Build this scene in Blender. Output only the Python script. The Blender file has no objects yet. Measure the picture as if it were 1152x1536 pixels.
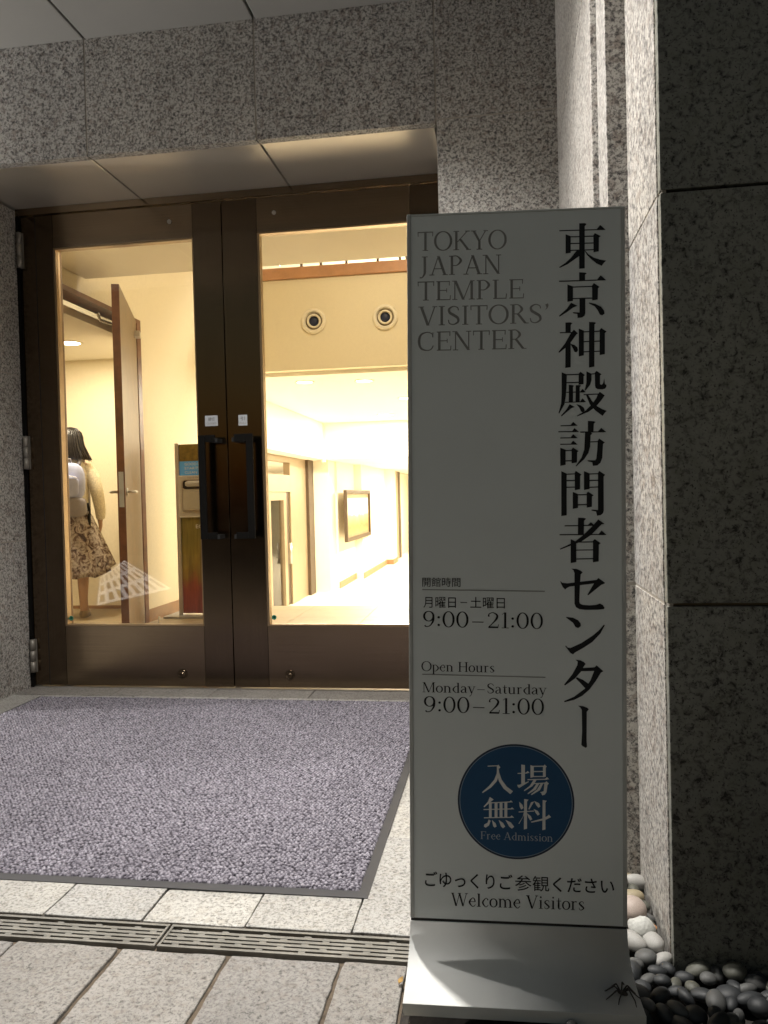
import bpy, bmesh, math, random
import numpy as np
from mathutils import Vector, Matrix

random.seed(7)
rng = np.random.default_rng(7)
S = bpy.context.scene
COL = S.collection
R = math.radians

# ------------------------------------------------------------------ camera
F_PX, CX, CY = 1175.0, 576.0, 768.0              # focal length and centre for a 1152 x 1536 frame
_dy = Vector((176, 28, F_PX)).normalized()       # into the building, in camera axes
_dx = Vector((7816, 171, -F_PX)); _dx -= _dx.dot(_dy) * _dy; _dx.normalize()
_dz = _dy.cross(_dx)
if _dz.y < 0: _dz = -_dz
right = Vector((_dx.x, _dy.x, _dz.x)); up = Vector((_dx.y, _dy.y, _dz.y)); fwd = Vector((_dx.z, _dy.z, _dz.z))
CAM = Vector((0, 0, 1.0))
cd = bpy.data.cameras.new('camera'); cam = bpy.data.objects.new('camera', cd); COL.objects.link(cam)
cd.sensor_fit = 'VERTICAL'; cd.sensor_height = 36.0; cd.lens = 36.0 * F_PX / 1536.0
cd.clip_start = 0.05; cd.clip_end = 500
cam.matrix_world = Matrix(((right.x, up.x, -fwd.x, CAM.x), (right.y, up.y, -fwd.y, CAM.y), (right.z, up.z, -fwd.z, CAM.z), (0, 0, 0, 1)))
S.camera = cam

# ------------------------------------------------------------------ world: a dark night sky
W = bpy.data.worlds.new('World'); S.world = W; W.use_nodes = True
nt = W.node_tree; bg = nt.nodes['Background']
sky = nt.nodes.new('ShaderNodeTexSky'); sky.sky_type = 'NISHITA'; sky.sun_disc = False
sky.sun_elevation = R(0.2); sky.sun_rotation = R(20)
nt.links.new(sky.outputs[0], bg.inputs[0]); bg.inputs[1].default_value = 0.15
S.view_settings.view_transform = 'Standard'; S.view_settings.look = 'None'
S.view_settings.exposure = 0.30; S.view_settings.gamma = 1.0
S.cycles.use_denoising = True
try: S.cycles.denoiser = 'OPENIMAGEDENOISE'
except Exception: pass
S.cycles.max_bounces = 10; S.cycles.diffuse_bounces = 5; S.cycles.glossy_bounces = 4
S.cycles.transparent_max_bounces = 12; S.cycles.sample_clamp_indirect = 6.0
S.cycles.use_adaptive_sampling = True; S.cycles.adaptive_threshold = 0.015

# light levels (watts)
P_CANOPY = 510.0
P_LANTERN = 420.0
C_CANOPY = (1.0, 0.965, 0.91)
C_WARM = (1.0, 0.86, 0.63)
C_HALL = (1.0, 0.90, 0.72)
P_VEST, P_HIGH, P_SIDE, P_CORR, P_LOW, P_ROOM = 10, 28, 46, 190, 330, 260

# ------------------------------------------------------------------ helpers
def ray(px, py):
    return (right * (px - CX) - up * (py - CY) + fwd * F_PX)
def onY(px, py, Y): r = ray(px, py); return CAM + r * (Y / r.y)
def onX(px, py, X): r = ray(px, py); return CAM + r * (X / r.x)
def onZ(px, py, Z): r = ray(px, py); return CAM + r * ((Z - 1.0) / r.z)

class MB:
    """collects geometry for ONE mesh"""
    def __init__(s): s.v = []; s.f = []; s.sm = []
    def add(s, vs, fs, smooth=False):
        o = len(s.v); s.v += [tuple(map(float, p)) for p in vs]
        s.f += [tuple(i + o for i in q) for q in fs]; s.sm += [smooth] * len(fs); return s
    def box(s, x0, x1, y0, y1, z0, z1):
        if x0 > x1: x0, x1 = x1, x0
        if y0 > y1: y0, y1 = y1, y0
        if z0 > z1: z0, z1 = z1, z0
        v = [(x0,y0,z0),(x1,y0,z0),(x1,y1,z0),(x0,y1,z0),(x0,y0,z1),(x1,y0,z1),(x1,y1,z1),(x0,y1,z1)]
        return s.add(v, [(0,3,2,1),(4,5,6,7),(0,1,5,4),(1,2,6,5),(2,3,7,6),(3,0,4,7)])
    def quad(s, a, b, c, d): return s.add([a, b, c, d], [(0,1,2,3)])
    def tube(s, pts, rad, n=10, cap=True):
        pts = [Vector(p) for p in pts]
        if not hasattr(rad, '__len__'): rad = [rad] * len(pts)
        vs = []; fs = []; prev = None
        for i, p in enumerate(pts):
            t = (pts[min(i+1, len(pts)-1)] - pts[max(i-1, 0)]).normalized()
            if prev is None:
                a = Vector((0,0,1)) if abs(t.z) < .9 else Vector((1,0,0))
                u = t.cross(a).normalized()
            else:
                u = (prev - t * prev.dot(t)).normalized()
            prev = u; w = t.cross(u)
            for k in range(n):
                an = 2*math.pi*k/n
                vs.append(p + (u*math.cos(an) + w*math.sin(an)) * rad[i])
        for i in range(len(pts)-1):
            for k in range(n):
                k2 = (k+1) % n
                fs.append((i*n+k, i*n+k2, (i+1)*n+k2, (i+1)*n+k))
        if cap:
            fs.append(tuple(range(n-1, -1, -1))); fs.append(tuple((len(pts)-1)*n+k for k in range(n)))
        return s.add(vs, fs, True)
    def loft(s, rings, cap=True, smooth=True):
        n = len(rings[0]); vs = [p for r_ in rings for p in r_]; fs = []
        for i in range(len(rings)-1):
            for k in range(n):
                k2 = (k+1) % n
                fs.append((i*n+k, i*n+k2, (i+1)*n+k2, (i+1)*n+k))
        if cap:
            fs.append(tuple(range(n-1, -1, -1))); fs.append(tuple((len(rings)-1)*n+k for k in range(n)))
        return s.add(vs, fs, smooth)
    def lathe(s, c, axis, prof, n=32):
        """prof: (radius, height along axis)"""
        axis = Vector(axis).normalized(); a = Vector((0,0,1)) if abs(axis.z) < .9 else Vector((1,0,0))
        u = axis.cross(a).normalized(); w = axis.cross(u); c = Vector(c)
        return s.loft([[c + axis*h + (u*math.cos(2*math.pi*k/n) + w*math.sin(2*math.pi*k/n))*r for k in range(n)] for r, h in prof])
    def ball(s, c, rx, ry, rz, n=14, m=9):
        c = Vector(c); rings = []
        for i in range(1, m):
            th = math.pi*i/m
            rings.append([c + Vector((rx*math.sin(th)*math.cos(2*math.pi*k/n), ry*math.sin(th)*math.sin(2*math.pi*k/n), rz*math.cos(th))) for k in range(n)])
        return s.loft(rings)
    def prism(s, poly, d, origin=(0,0,0), ux=(1,0,0), uy=(0,0,1), nrm=(0,-1,0)):
        """polygon (2-D) extruded by d along nrm"""
        o, ux, uy, nrm = Vector(origin), Vector(ux), Vector(uy), Vector(nrm)
        a = [o + ux*p[0] + uy*p[1] for p in poly]; b = [p + nrm*d for p in a]; n = len(poly)
        return s.add(a+b, [tuple(range(n-1,-1,-1)), tuple(range(n, 2*n))] + [(i, (i+1)%n, n+(i+1)%n, n+i) for i in range(n)])
    def build(s, name, mat, parent=None, local=False, bev=0, fix=True):
        off = Vector((0,0,0))
        if parent is not None and not local:
            off = Vector(parent.get('_o', (0,0,0)))
        me = bpy.data.meshes.new(name)
        me.from_pydata([(p[0]-off.x, p[1]-off.y, p[2]-off.z) for p in s.v], [], s.f)
        me.polygons.foreach_set('use_smooth', s.sm)
        if fix:
            b = bmesh.new(); b.from_mesh(me); bmesh.ops.recalc_face_normals(b, faces=b.faces); b.to_mesh(me); b.free()
        me.materials.append(mat); me.update()
        o = bpy.data.objects.new(name, me); COL.objects.link(o)
        if parent is not None:
            o.parent = parent
        OFF[o.name] = off
        if bev:
            m = o.modifiers.new('Bevel', 'BEVEL'); m.width = bev; m.segments = 2; m.limit_method = 'ANGLE'; m.angle_limit = R(40)
        return o
OFF = {}
_build = MB.build
def build(self, name, mat, parent=None, local=False, bev=0, fix=True):
    """coordinates are the world's unless local; children are stored relative to their thing's base"""
    if parent is not None and not local and parent.name in OFF:
        off = OFF[parent.name]
        for i, p in enumerate(self.v): self.v[i] = (p[0]-off.x, p[1]-off.y, p[2]-off.z)
        o = _build(self, name, mat, parent, True, bev, fix); OFF[o.name] = off; return o
    return _build(self, name, mat, parent, local, bev, fix)
MB.build = build

def tag(o, label=None, cat=None, group=None, kind=None):
    if label: o['label'] = label
    if cat: o['category'] = cat
    if group: o['group'] = group
    if kind: o['kind'] = kind
    return o
def thing(name, label, cat, loc=(0,0,0), group=None):
    o = bpy.data.objects.new(name, None); COL.objects.link(o); o.location = loc; o.empty_display_size = .1
    OFF[o.name] = Vector(loc)
    return tag(o, label, cat, group)
def struct(name, mb, mat, bev=0): return tag(mb.build(name, mat, bev=bev), kind='structure')
def copy_thing(o, loc, label=None):
    c = o.copy(); COL.objects.link(c); c.location = loc
    if label: c['label'] = label
    for ch in list(o.children):
        d = ch.copy(); COL.objects.link(d); d.parent = c
        for g in list(ch.children):
            e = g.copy(); COL.objects.link(e); e.parent = d
    return c
def lamp(name, kind, loc, energy, color, size=.2, parent=None, direction=None, spot=None, blend=.5, shape=None, sy=None):
    ld = bpy.data.lights.new(name, kind); ld.energy = energy; ld.color = color
    if kind == 'AREA':
        ld.size = size
        if shape: ld.shape = shape
        if sy: ld.shape = 'RECTANGLE'; ld.size_y = sy
    else: ld.shadow_soft_size = size
    if kind == 'SPOT': ld.spot_size = spot; ld.spot_blend = blend
    o = bpy.data.objects.new(name, ld); COL.objects.link(o); o.location = loc
    if direction is not None: o.rotation_euler = Vector(direction).to_track_quat('-Z', 'Y').to_euler()
    if parent is not None:
        o.parent = parent; o.location = Vector(loc) - OFF[parent.name]
    return o

# ------------------------------------------------------------------ materials
def newmat(name):
    m = bpy.data.materials.new(name); m.use_nodes = True
    return m, m.node_tree, m.node_tree.nodes['Principled BSDF']
def sset(b, **k):
    for n, v in k.items():
        n = {'spec': 'Specular IOR Level', 'rough': 'Roughness', 'metal': 'Metallic', 'color': 'Base Color', 'emit': 'Emission Color', 'es': 'Emission Strength', 'sheen': 'Sheen Weight', 'coat': 'Coat Weight'}[n]
        if n in ('Base Color', 'Emission Color'): v = tuple(v) + (1,)
        b.inputs[n].default_value = v
def coords(t, scale=(1,1,1), kind='Object', rot=(0,0,0)):
    tc = t.nodes.new('ShaderNodeTexCoord'); mp = t.nodes.new('ShaderNodeMapping')
    mp.inputs['Scale'].default_value = scale; mp.inputs['Rotation'].default_value = rot
    t.links.new(tc.outputs[kind], mp.inputs[0]); return mp.outputs[0]
def noise(t, vec, scale, detail=3, rough=.6, dist=0.0):
    n = t.nodes.new('ShaderNodeTexNoise'); n.inputs['Scale'].default_value = scale; n.inputs['Detail'].default_value = detail
    n.inputs['Roughness'].default_value = rough; n.inputs['Distortion'].default_value = dist
    t.links.new(vec, n.inputs['Vector']); return n.outputs[0]
def ramp(t, fac, stops, interp='LINEAR'):
    r = t.nodes.new('ShaderNodeValToRGB'); r.color_ramp.interpolation = interp
    e = r.color_ramp.elements
    while len(e) < len(stops): e.new(.5)
    for x, (p, c) in zip(e, stops): x.position = p; x.color = tuple(c) + (1,) if hasattr(c, '__len__') else (c, c, c, 1)
    t.links.new(fac, r.inputs[0]); return r.outputs[0]
def mixc(t, fac, a, b, mode='MIX'):
    m = t.nodes.new('ShaderNodeMix'); m.data_type = 'RGBA'; m.blend_type = mode
    for s_, i in ((fac, 0), (a, 6), (b, 7)):
        if isinstance(s_, (int, float)): m.inputs[i].default_value = s_
        elif isinstance(s_, tuple): m.inputs[i].default_value = s_ + (1,)
        else: t.links.new(s_, m.inputs[i])
    return m.outputs[2]
def bump(t, b, h, strength=.3, dist=.002):
    n = t.nodes.new('ShaderNodeBump'); n.inputs['Strength'].default_value = strength; n.inputs['Distance'].default_value = dist
    t.links.new(h, n.inputs['Height']); t.links.new(n.outputs[0], b.inputs['Normal'])

def plain(name, color, rough=.5, metal=0.0, spec=.5, var=.12, vs=6.0, bmp=0.0, bs=200):
    m, t, b = newmat(name); sset(b, rough=rough, metal=metal, spec=spec)
    v = coords(t)
    n = noise(t, v, vs, 4, .6)
    c = ramp(t, n, [(.3, tuple(x*(1-var) for x in color)), (.7, tuple(min(1, x*(1+var)) for x in color))])
    t.links.new(c, b.inputs['Base Color'])
    if bmp: bump(t, b, noise(t, v, bs, 3), bmp)
    return m
def granite(name, light=(.47,.455,.43), mid=(.25,.24,.23), dark=(.075,.073,.074), scale=92, rough=.42, cut=0.0, tint=(.40,.31,.27)):
    m, t, b = newmat(name); sset(b, rough=rough, spec=.4)
    v = coords(t); ge = t.nodes.new('ShaderNodeNewGeometry')
    va = t.nodes.new('ShaderNodeVectorMath'); va.operation = 'MULTIPLY_ADD'; va.inputs[1].default_value = (7.3, 5.1, 9.7)
    t.links.new(ge.outputs['Random Per Island'], va.inputs[0]); t.links.new(v, va.inputs[2]); v = va.outputs[0]
    g = noise(t, v, scale, 4.5, .66, .45)
    c = ramp(t, g, [(.385+cut, dark), (.425+cut, mid), (.475+cut, mid), (.515+cut, light), (.66+cut, tuple(x*1.12 for x in light))])
    big = ramp(t, noise(t, v, scale*.42, 2, .5), [(.52, 0.0), (.66, .55)])
    c = mixc(t, big, c, tint, 'MULTIPLY') if tint else c
    spk = ramp(t, noise(t, v, scale*2.6, 2, .5, .4), [(.33, 1.0), (.38, 0.0)])
    c = mixc(t, spk, c, tuple(x*1.3 for x in dark))
    cloud = ramp(t, noise(t, v, 1.6, 5, .65), [(.3, .84), (.7, 1.1)])
    c = mixc(t, 1.0, c, cloud, 'MULTIPLY')
    c = mixc(t, 1.0, c, ramp(t, ge.outputs['Random Per Island'], [(0, (.90,.90,.91)), (.5, (1.0,.985,.96)), (1, (1.06,1.05,1.03))]), 'MULTIPLY')
    st_ = ramp(t, noise(t, coords(t, (5, 5, .6)), 1.3, 4, .6), [(.40, .90), (.60, 1.0)])
    c = mixc(t, 1.0, c, st_, 'MULTIPLY')
    t.links.new(c, b.inputs['Base Color'])
    bump(t, b, g, .12, .001)
    return m
def emis(name, color, strength):
    m, t, b = newmat(name); sset(b, color=(.8,.8,.8), emit=color, es=strength); return m
def brushed(name, color, rough=.33, axis='x', metal=1.0, amp=.16):
    m, t, b = newmat(name); sset(b, metal=metal, rough=rough)
    sc = {'x': (2, 60, 700), 'z': (700, 60, 2)}[axis]
    n = noise(t, coords(t, sc), 1.0, 3, .6)
    t.links.new(ramp(t, n, [(.3, tuple(x*(1-amp) for x in color)), (.7, tuple(x*(1+amp) for x in color))]), b.inputs['Base Color'])
    sm = noise(t, coords(t), 5.0, 4, .6)
    t.links.new(ramp(t, sm, [(.3, rough*.85), (.7, rough*1.2)]), b.inputs['Roughness'])
    return m

M = {}
M['granite'] = granite('granite')
M['granite_dark_shaded'] = granite('shaded dark granite', (.205,.208,.185), (.13,.13,.118), (.026,.026,.025), 74, .4, -.03, (.8,.8,.74))  # darker stone, with the front wall's shade also put into its colour
M['paving_light'] = granite('paving light', (.43,.42,.40), (.325,.318,.30), (.15,.145,.14), 120, .62, -.01, (.8,.77,.72))
M['paving_grey'] = granite('paving grey', (.275,.262,.248), (.21,.20,.19), (.10,.095,.09), 120, .7, -.02, (.8,.74,.7))
M['joint'] = plain('joint filler', (.115,.088,.062), .95, var=.4, vs=40)
M['mortar'] = plain('mortar joint', (.34,.31,.27), .9)
M['asphalt'] = plain('asphalt', (.05,.05,.05), .9, var=.3, vs=40, bmp=.4)
M['soil'] = plain('soil', (.035,.03,.026), .95, var=.4, vs=60)
M['bronze'] = brushed('bronze steel', (.135,.10,.068), .17, 'z', 1.0)
M['bronze_h'] = brushed('bronze steel rail', (.215,.160,.108), .22, 'x', 1.0)
M['bronze_dark'] = plain('dark bronze', (.0055,.005,.0045), .6, .0, .12)
M['bead'] = plain('glazing bead', (.36,.26,.16), .3, .8)
M['steel'] = plain('satin steel', (.55,.53,.50), .32, .9, var=.05)
M['hinge'] = plain('dull hinge steel', (.26,.24,.21), .5, .5)
M['soffit'] = plain('soffit panel metal', (.72,.67,.60), .33, .55, var=.05, vs=2)
M['canopy'] = plain('canopy panel', (.31,.305,.29), .55, .2, var=.04, vs=2)
M['black'] = plain('black gasket', (.012,.012,.012), .6)
M['panel'] = plain('silver sign panel', (.71,.75,.745), .45, .0, var=.03, vs=3)
M['panel_base'] = plain('sign base metal', (.66,.665,.65), .55, .0, .3, var=.04, vs=8)
M['trim'] = plain('sign side trim', (.48,.49,.475), .4, .1)
M['ink'] = plain('black ink', (.008,.009,.012), .45, 0, .3)
M['ink_grey'] = plain('grey ink', (.255,.255,.245), .45, 0, .3)
M['blue'] = plain('blue disc print', (.011,.070,.165), .42, 0, .3, var=.04)
M['blue_rim'] = plain('dark blue rim', (.010,.022,.05), .42, 0, .4)
M['blue_line'] = plain('pale blue line', (.22,.30,.38), .42, 0, .4)
M['ink_pale'] = plain('pale print', (.70,.71,.69), .42)
M['ink_pale2'] = plain('pale blue print', (.36,.41,.46), .42)
M['rubber'] = plain('mat rubber', (.045,.043,.045), .7)
M['drain'] = plain('drain metal', (.20,.19,.17), .6, .2, var=.25, vs=12)
M['channel'] = plain('drain channel', (.085,.078,.065), .9, var=.4, vs=50)
M['dark'] = plain('drain dark', (.015,.014,.013), .9)
M['wallpaper'] = plain('cream wall', (.79,.71,.53), .75, var=.035, vs=40)
M['cream'] = plain('cream paint', (.82,.76,.62), .75, var=.02)
M['white'] = plain('white paint', (.85,.81,.72), .75, var=.02)
M['tile'] = plain('beige tile', (.36,.28,.17), .45, var=.10, vs=14)
M['hallfloor'] = plain('pale hall floor', (.80,.74,.62), .4, var=.04)
M['wood'] = plain('walnut wood', (.17,.075,.038), .4, var=.3, vs=8)
M['wood_face'] = plain('wood door face', (.185,.118,.052), .45, var=.15, vs=8)
M['rail_wood'] = plain('rail wood', (.50,.26,.13), .45, var=.12)
M['skirt'] = plain('skirting wood', (.30,.17,.08), .5, var=.15)
M['tan_metal'] = plain('champagne aluminium', (.36,.28,.18), .4, .4, var=.05)
M['mull'] = plain('brown mullion', (.085,.058,.036), .45, .2)
M['lamp'] = emis('lamp disc', (1, .86, .62), 14)
M['bulb'] = emis('bulb', (1, .85, .6), 40)
M['navy'] = plain('nozzle inside', (.010,.014,.05), .5)
M['nozzle'] = plain('nozzle cream', (.80,.74,.60), .5, var=.02)
M['grey_plastic'] = plain('grey plastic', (.58,.56,.50), .4, .3)

def glass(name):
    m, t, b = newmat(name); t.nodes.remove(b)
    out = t.nodes['Material Output']
    tr = t.nodes.new('ShaderNodeBsdfTransparent'); tr.inputs[0].default_value = (.97,.97,.955,1)
    gl = t.nodes.new('ShaderNodeBsdfGlossy'); gl.inputs['Roughness'].default_value = 0.0
    fr = t.nodes.new('ShaderNodeFresnel'); fr.inputs[0].default_value = 1.45
    mx = t.nodes.new('ShaderNodeMixShader')
    t.links.new(fr.outputs[0], mx.inputs[0]); t.links.new(tr.outputs[0], mx.inputs[1]); t.links.new(gl.outputs[0], mx.inputs[2])
    t.links.new(mx.outputs[0], out.inputs[0]); return m
M['glass'] = glass('glass')
M['post_bronze'] = plain('inner bronze post', (.17,.105,.05), .4, .3)

# ================================================================== SETTING OUTSIDE
YD = 3.953                 # door plane
YL = 3.40                  # face of the lintel wall
ZS = 2.605                 # soffit under the lintel
ZC = 3.126                 # canopy ceiling
XL, XR = -2.575, -0.25     # doorway

struct('ground', MB().quad((-60,-60,-.06),(60,-60,-.06),(60,60,-.9),(-60,60,-.9)) if False else MB().quad((-60,-60,-.06),(60,-60,-.06),(60,3.2,-.06),(-60,3.2,-.06)), M['asphalt'])

def slabs(x0, x1, xs, y0, y1, ys, z, gap, h=.05, jit=.0015, wob=0):
    mb = MB(); X = [x0] + sorted(x for x in xs if x0 < x < x1) + [x1]; Y = [y0] + sorted(y for y in ys if y0 < y < y1) + [y1]
    def edge(a, b, nrm):
        n = max(2, int(math.hypot(b[0]-a[0], b[1]-a[1])/.03)); out = []; ph = random.uniform(0, 9)
        for k in range(n):
            t_ = k/n; w = wob*(random.uniform(-1, .6) + .8*math.sin(ph+t_*7)) if 0 < k else -wob*.8
            out.append((a[0]+(b[0]-a[0])*t_+nrm[0]*w, a[1]+(b[1]-a[1])*t_+nrm[1]*w))
        return out
    for i in range(len(X)-1):
        for j in range(len(Y)-1):
            dz = random.uniform(-jit, jit); xa, xb, ya, yb = X[i]+gap/2, X[i+1]-gap/2, Y[j]+gap/2, Y[j+1]-gap/2
            if not wob or xb < -2.6 or xa > 1 or yb < .8: mb.box(xa, xb, ya, yb, z-h, z+dz); continue
            q = edge((xa,ya),(xb,ya),(0,-1)) + edge((xb,ya),(xb,yb),(1,0)) + edge((xb,yb),(xa,yb),(0,1)) + edge((xa,yb),(xa,ya),(-1,0))
            mb.loft([[(p[0],p[1],z-h) for p in q], [(p[0],p[1],z+dz) for p in q]], True, False)
    return mb
XE = -0.215                # paving ends here, pebbles begin
xs = [-0.362 - .2555*i for i in range(0, 40)]
struct('entrance_paving', slabs(-7, XE, xs, 1.743, 3.79, [2.25, 2.76, 3.27], 0, .004, wob=.0013), M['paving_light'], .002)
struct('threshold', slabs(-7, XR+.02, [-2.04+.53*i for i in range(-9, 4)], 3.794, 4.02, [], 0, .004), M['paving_grey'], .002)
struct('forecourt_paving', slabs(-7, XE, xs, -6, 1.642, [1.642-.52*i for i in range(1, 15)], -.002, .010, .05, .003, .0018), M['paving_grey'], .003)
struct('forecourt_paving', slabs(XE, 8, [.5,1.2,1.9,2.6,3.3,4,5,6,7], -6, 1.1, [1.1-.52*i for i in range(1, 14)], -.002, .011), M['paving_grey'], .004)
struct('paving_bed', MB().box(-7.2, XE, -6.1, 4.0, -.058, -.011).box(XE, 8.1, -6.1, 1.1, -.058, -.011), M['joint'])
struct('pebble_bed', MB().box(XE, 8, 1.1, 3.5, -.055, -.012), M['soil'])

# --- granite building front: one thing, its walls and soffits are parts
bld = thing('granite_building', 'speckled granite building front framing the bronze glass doors', 'building', (0, 3.4, 0))
def stone(name, boxes, back, label=None, m='granite'):
    mb = MB()
    for b_ in boxes: mb.box(*b_)
    o = mb.build(name, M[m], bld, bev=.0012)
    if label: o['label'] = label
    if back:
        mb = MB()
        for b_ in back: mb.box(*b_)
        mb.build('joint_filler', M['mortar'], o)
    return o
g = .0035
JX = [-1.85 - .805*i for i in range(6, 0, -1)] + [-1.85, -1.043, -0.243]
# lintel slabs over the doorway
stone('lintel', [(JX[i]+g, JX[i+1]-g, YL, YL+.046, ZS-.006, 4.2) for i in range(len(JX)-1)],
      [(JX[0], -.2412, YL+.002, YL+.044, ZS+.004, 4.19)])
# pier right of the doorway
X3, Y2, X1 = .2665, 2.227, .2824
JZ = [-.05, .765, 1.69, 2.612, 4.2]
stone('door_pier', [(XR+.007+g, X3+.03, YL, YL+.5, JZ[i]+g, JZ[i+1]-g) for i in range(4)], [(XR+.009, X3+.03, YL+.002, YL+.49, -.05, 4.19)])
# stepped corner wall: lit returns and dark faces
J2 = [-.05, .762, 1.605, 2.45, 3.29, 4.2]
bx = []; bk = []
for i in range(5):
    bx += [(X3, .80, Y2, YL+.2, J2[i]+g, J2[i+1]-g), (X1, .80, 2.06, Y2-.001, J2[i]+g, J2[i+1]-g), (.331, .80, 1.703, 2.059, J2[i]+g, J2[i+1]-g)]
bk += [(X3+.002, .79, Y2+.002, YL+.1, -.05, 4.19), (X1+.002, .79, 2.062, Y2-.001, -.05, 4.19), (.333, .79, 1.706, 2.06, -.05, 4.19)]
stone('stepped_pilaster', bx, bk)
FX = [.343, 1.20, 2.06, 2.92, 3.8, 4.7, 6.0, 8.0]
FX[0] = .3325-g
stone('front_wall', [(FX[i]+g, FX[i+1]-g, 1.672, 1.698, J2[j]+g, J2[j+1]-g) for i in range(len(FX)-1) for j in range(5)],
      [(.3365, .345, 1.676, 1.702, -.05, 4.19), (.3455, 7.99, 1.6985, 1.702, -.05, 4.19), (.801, 7.99, 1.703, 1.80, -.05, 4.19)], None, 'granite_dark_shaded')
# left jamb and wall
stone('door_jamb', [(XL-.42, XL, YL, YL+.60, a+g, b_-g) for a, b_ in zip(JZ[:4], [.73, 1.69, ZS-.004, ZS-.003][:3] + [ZS])][:0] +
      [(XL-.80, XL, YL, YL+.62, -.05, .805), (XL-.80, XL, YL, YL+.62, .811, 1.70), (XL-.80, XL, YL, YL+.62, 1.706, ZS-.012)], [(XL-.79, XL-.002, YL+.002, YL+.6, -.04, ZS-.013)])
stone('side_wall', [(-8+1.0*i+g, -7+1.0*i-g if i < 4 else XL-.80-g, YL, YL+.3, a+g, b_-g) for i in range(5) for a, b_ in ((-.05, .81), (.81, 1.70), (1.70, ZS-.01))], [(-8, XL-.81, YL+.002, YL+.29, -.04, ZS-.012)])
# soffit panels over the door recess and canopy ceiling panels
mb = MB(); SX = [XL-.3, -1.853, -1.043, -.250]
for i in range(3): mb.box(SX[i]+.005, SX[i+1]-.005, YL+.051, YD+.06, ZS, ZS+.03)
mb.build('soffit', M['soffit'], bld, bev=.003)
MB().box(XL-.3, XR, YL+.051, YD+.06, ZS+.032, ZS+.05).build('soffit_backing', M['black'], bld)
mb = MB()
for i in range(-8, 2):
    for y0, y1 in ((YL-1.20, YL-.004), (YL-2.4, YL-1.21)):
        x0 = -1.843+.805*i
        mb.box(x0+.006, min(x0+.805-.006, .262), y0, y1, ZC, ZC+.03)
MB().box(-8.3, .262, YL-2.46, YL-2.41, ZC-.12, 4.2).build('canopy_fascia', M['granite'], bld)
mb.build('canopy_ceiling', M['canopy'], bld, bev=.003)
MB().box(-8.4, .262, YL-2.40, YL-.003, ZC+.034, ZC+.3).build('canopy_backing', M['dark'], bld)

# canopy downlights (above the frame, they light the entrance)
def downlight(loc, label, power, color, r=.075, spot=R(136), blend=1.0):
    t_ = thing('downlight', label, 'ceiling light', loc, 'round downlights in the canopy ceiling')
    MB().lathe(loc, (0,0,1), [(r+.022, 0), (r+.022, -.006), (r, -.006), (r, .0)], 28).build('trim_ring', M['steel'], t_)
    MB().lathe(loc, (0,0,1), [(r-.002, -.003), (r-.002, -.001)], 28).build('diffuser', M['lamp'], t_)
    lamp('canopy_light', 'SPOT', Vector(loc)-Vector((0,0,.012)), power, color, .05, t_, (0,0,-1), spot, blend)
    return t_
downlight((-0.62, 2.06, ZC), 'round downlight in the canopy ceiling above the mat', P_CANOPY, C_CANOPY)
# a wall lantern on the side wall, left of the frame: it grazes the stepped pilaster
wl_ = thing('wall_lantern', 'cylindrical wall lantern on the granite wall left of the doorway', 'wall lamp', (-5.2, 3.4, 2.25))
MB().box(-5.26, -5.14, 3.36, 3.399, 2.1, 2.4).build('back_plate', M['bronze_dark'], wl_, bev=.004)
MB().tube([(-5.2,3.36,2.25),(-5.2,3.22,2.25),(-5.2,3.15,2.29)], .012, 10).build('bracket', M['bronze_dark'], wl_)
MB().lathe((-5.2,3.10,2.12), (0,0,1), [(.07,0),(.075,.02),(.075,.28),(.06,.30)], 24).build('diffuser', emis('lantern glass', (1,.93,.82), 6), wl_)
MB().lathe((-5.2,3.10,2.421), (0,0,1), [(.09,0),(.09,.015),(.02,.05)], 24).build('cap', M['bronze_dark'], wl_)
lamp('lantern_light', 'POINT', (-5.2, 2.98, 2.30), P_LANTERN, C_CANOPY, .05, wl_)

# ================================================================== GLASS DOORS
fr_ = thing('door_frame', 'dark bronze frame with black head around the double doors', 'door frame', (-1.41, YD, 0))
MB().box(XL, XR, YD-.012, YD+.07, 2.567, ZS-.002).build('head', M['bronze_h'], fr_)
MB().box(XL, XL+.018, YD-.012, YD+.07, .002, 2.566).build('jamb', M['bronze_dark'], fr_)
MB().box(XR-.012, XR, YD-.012, YD+.07, .002, 2.566).build('jamb', M['bronze_dark'], fr_)
MB().box(-2.425, -2.372, YD+.075, YD+.095, .001, 2.60).build('inner_post', M['post_bronze'], fr_, bev=.004)
MB().box(-1.432, -1.398, YD+.053, YD+.062, .008, 2.56).build('astragal', M['black'], fr_)
MB().box(XL+.018, XR-.012, YD-.004, YD+.06, .001, .006).build('sill', M['steel'], fr_)

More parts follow.
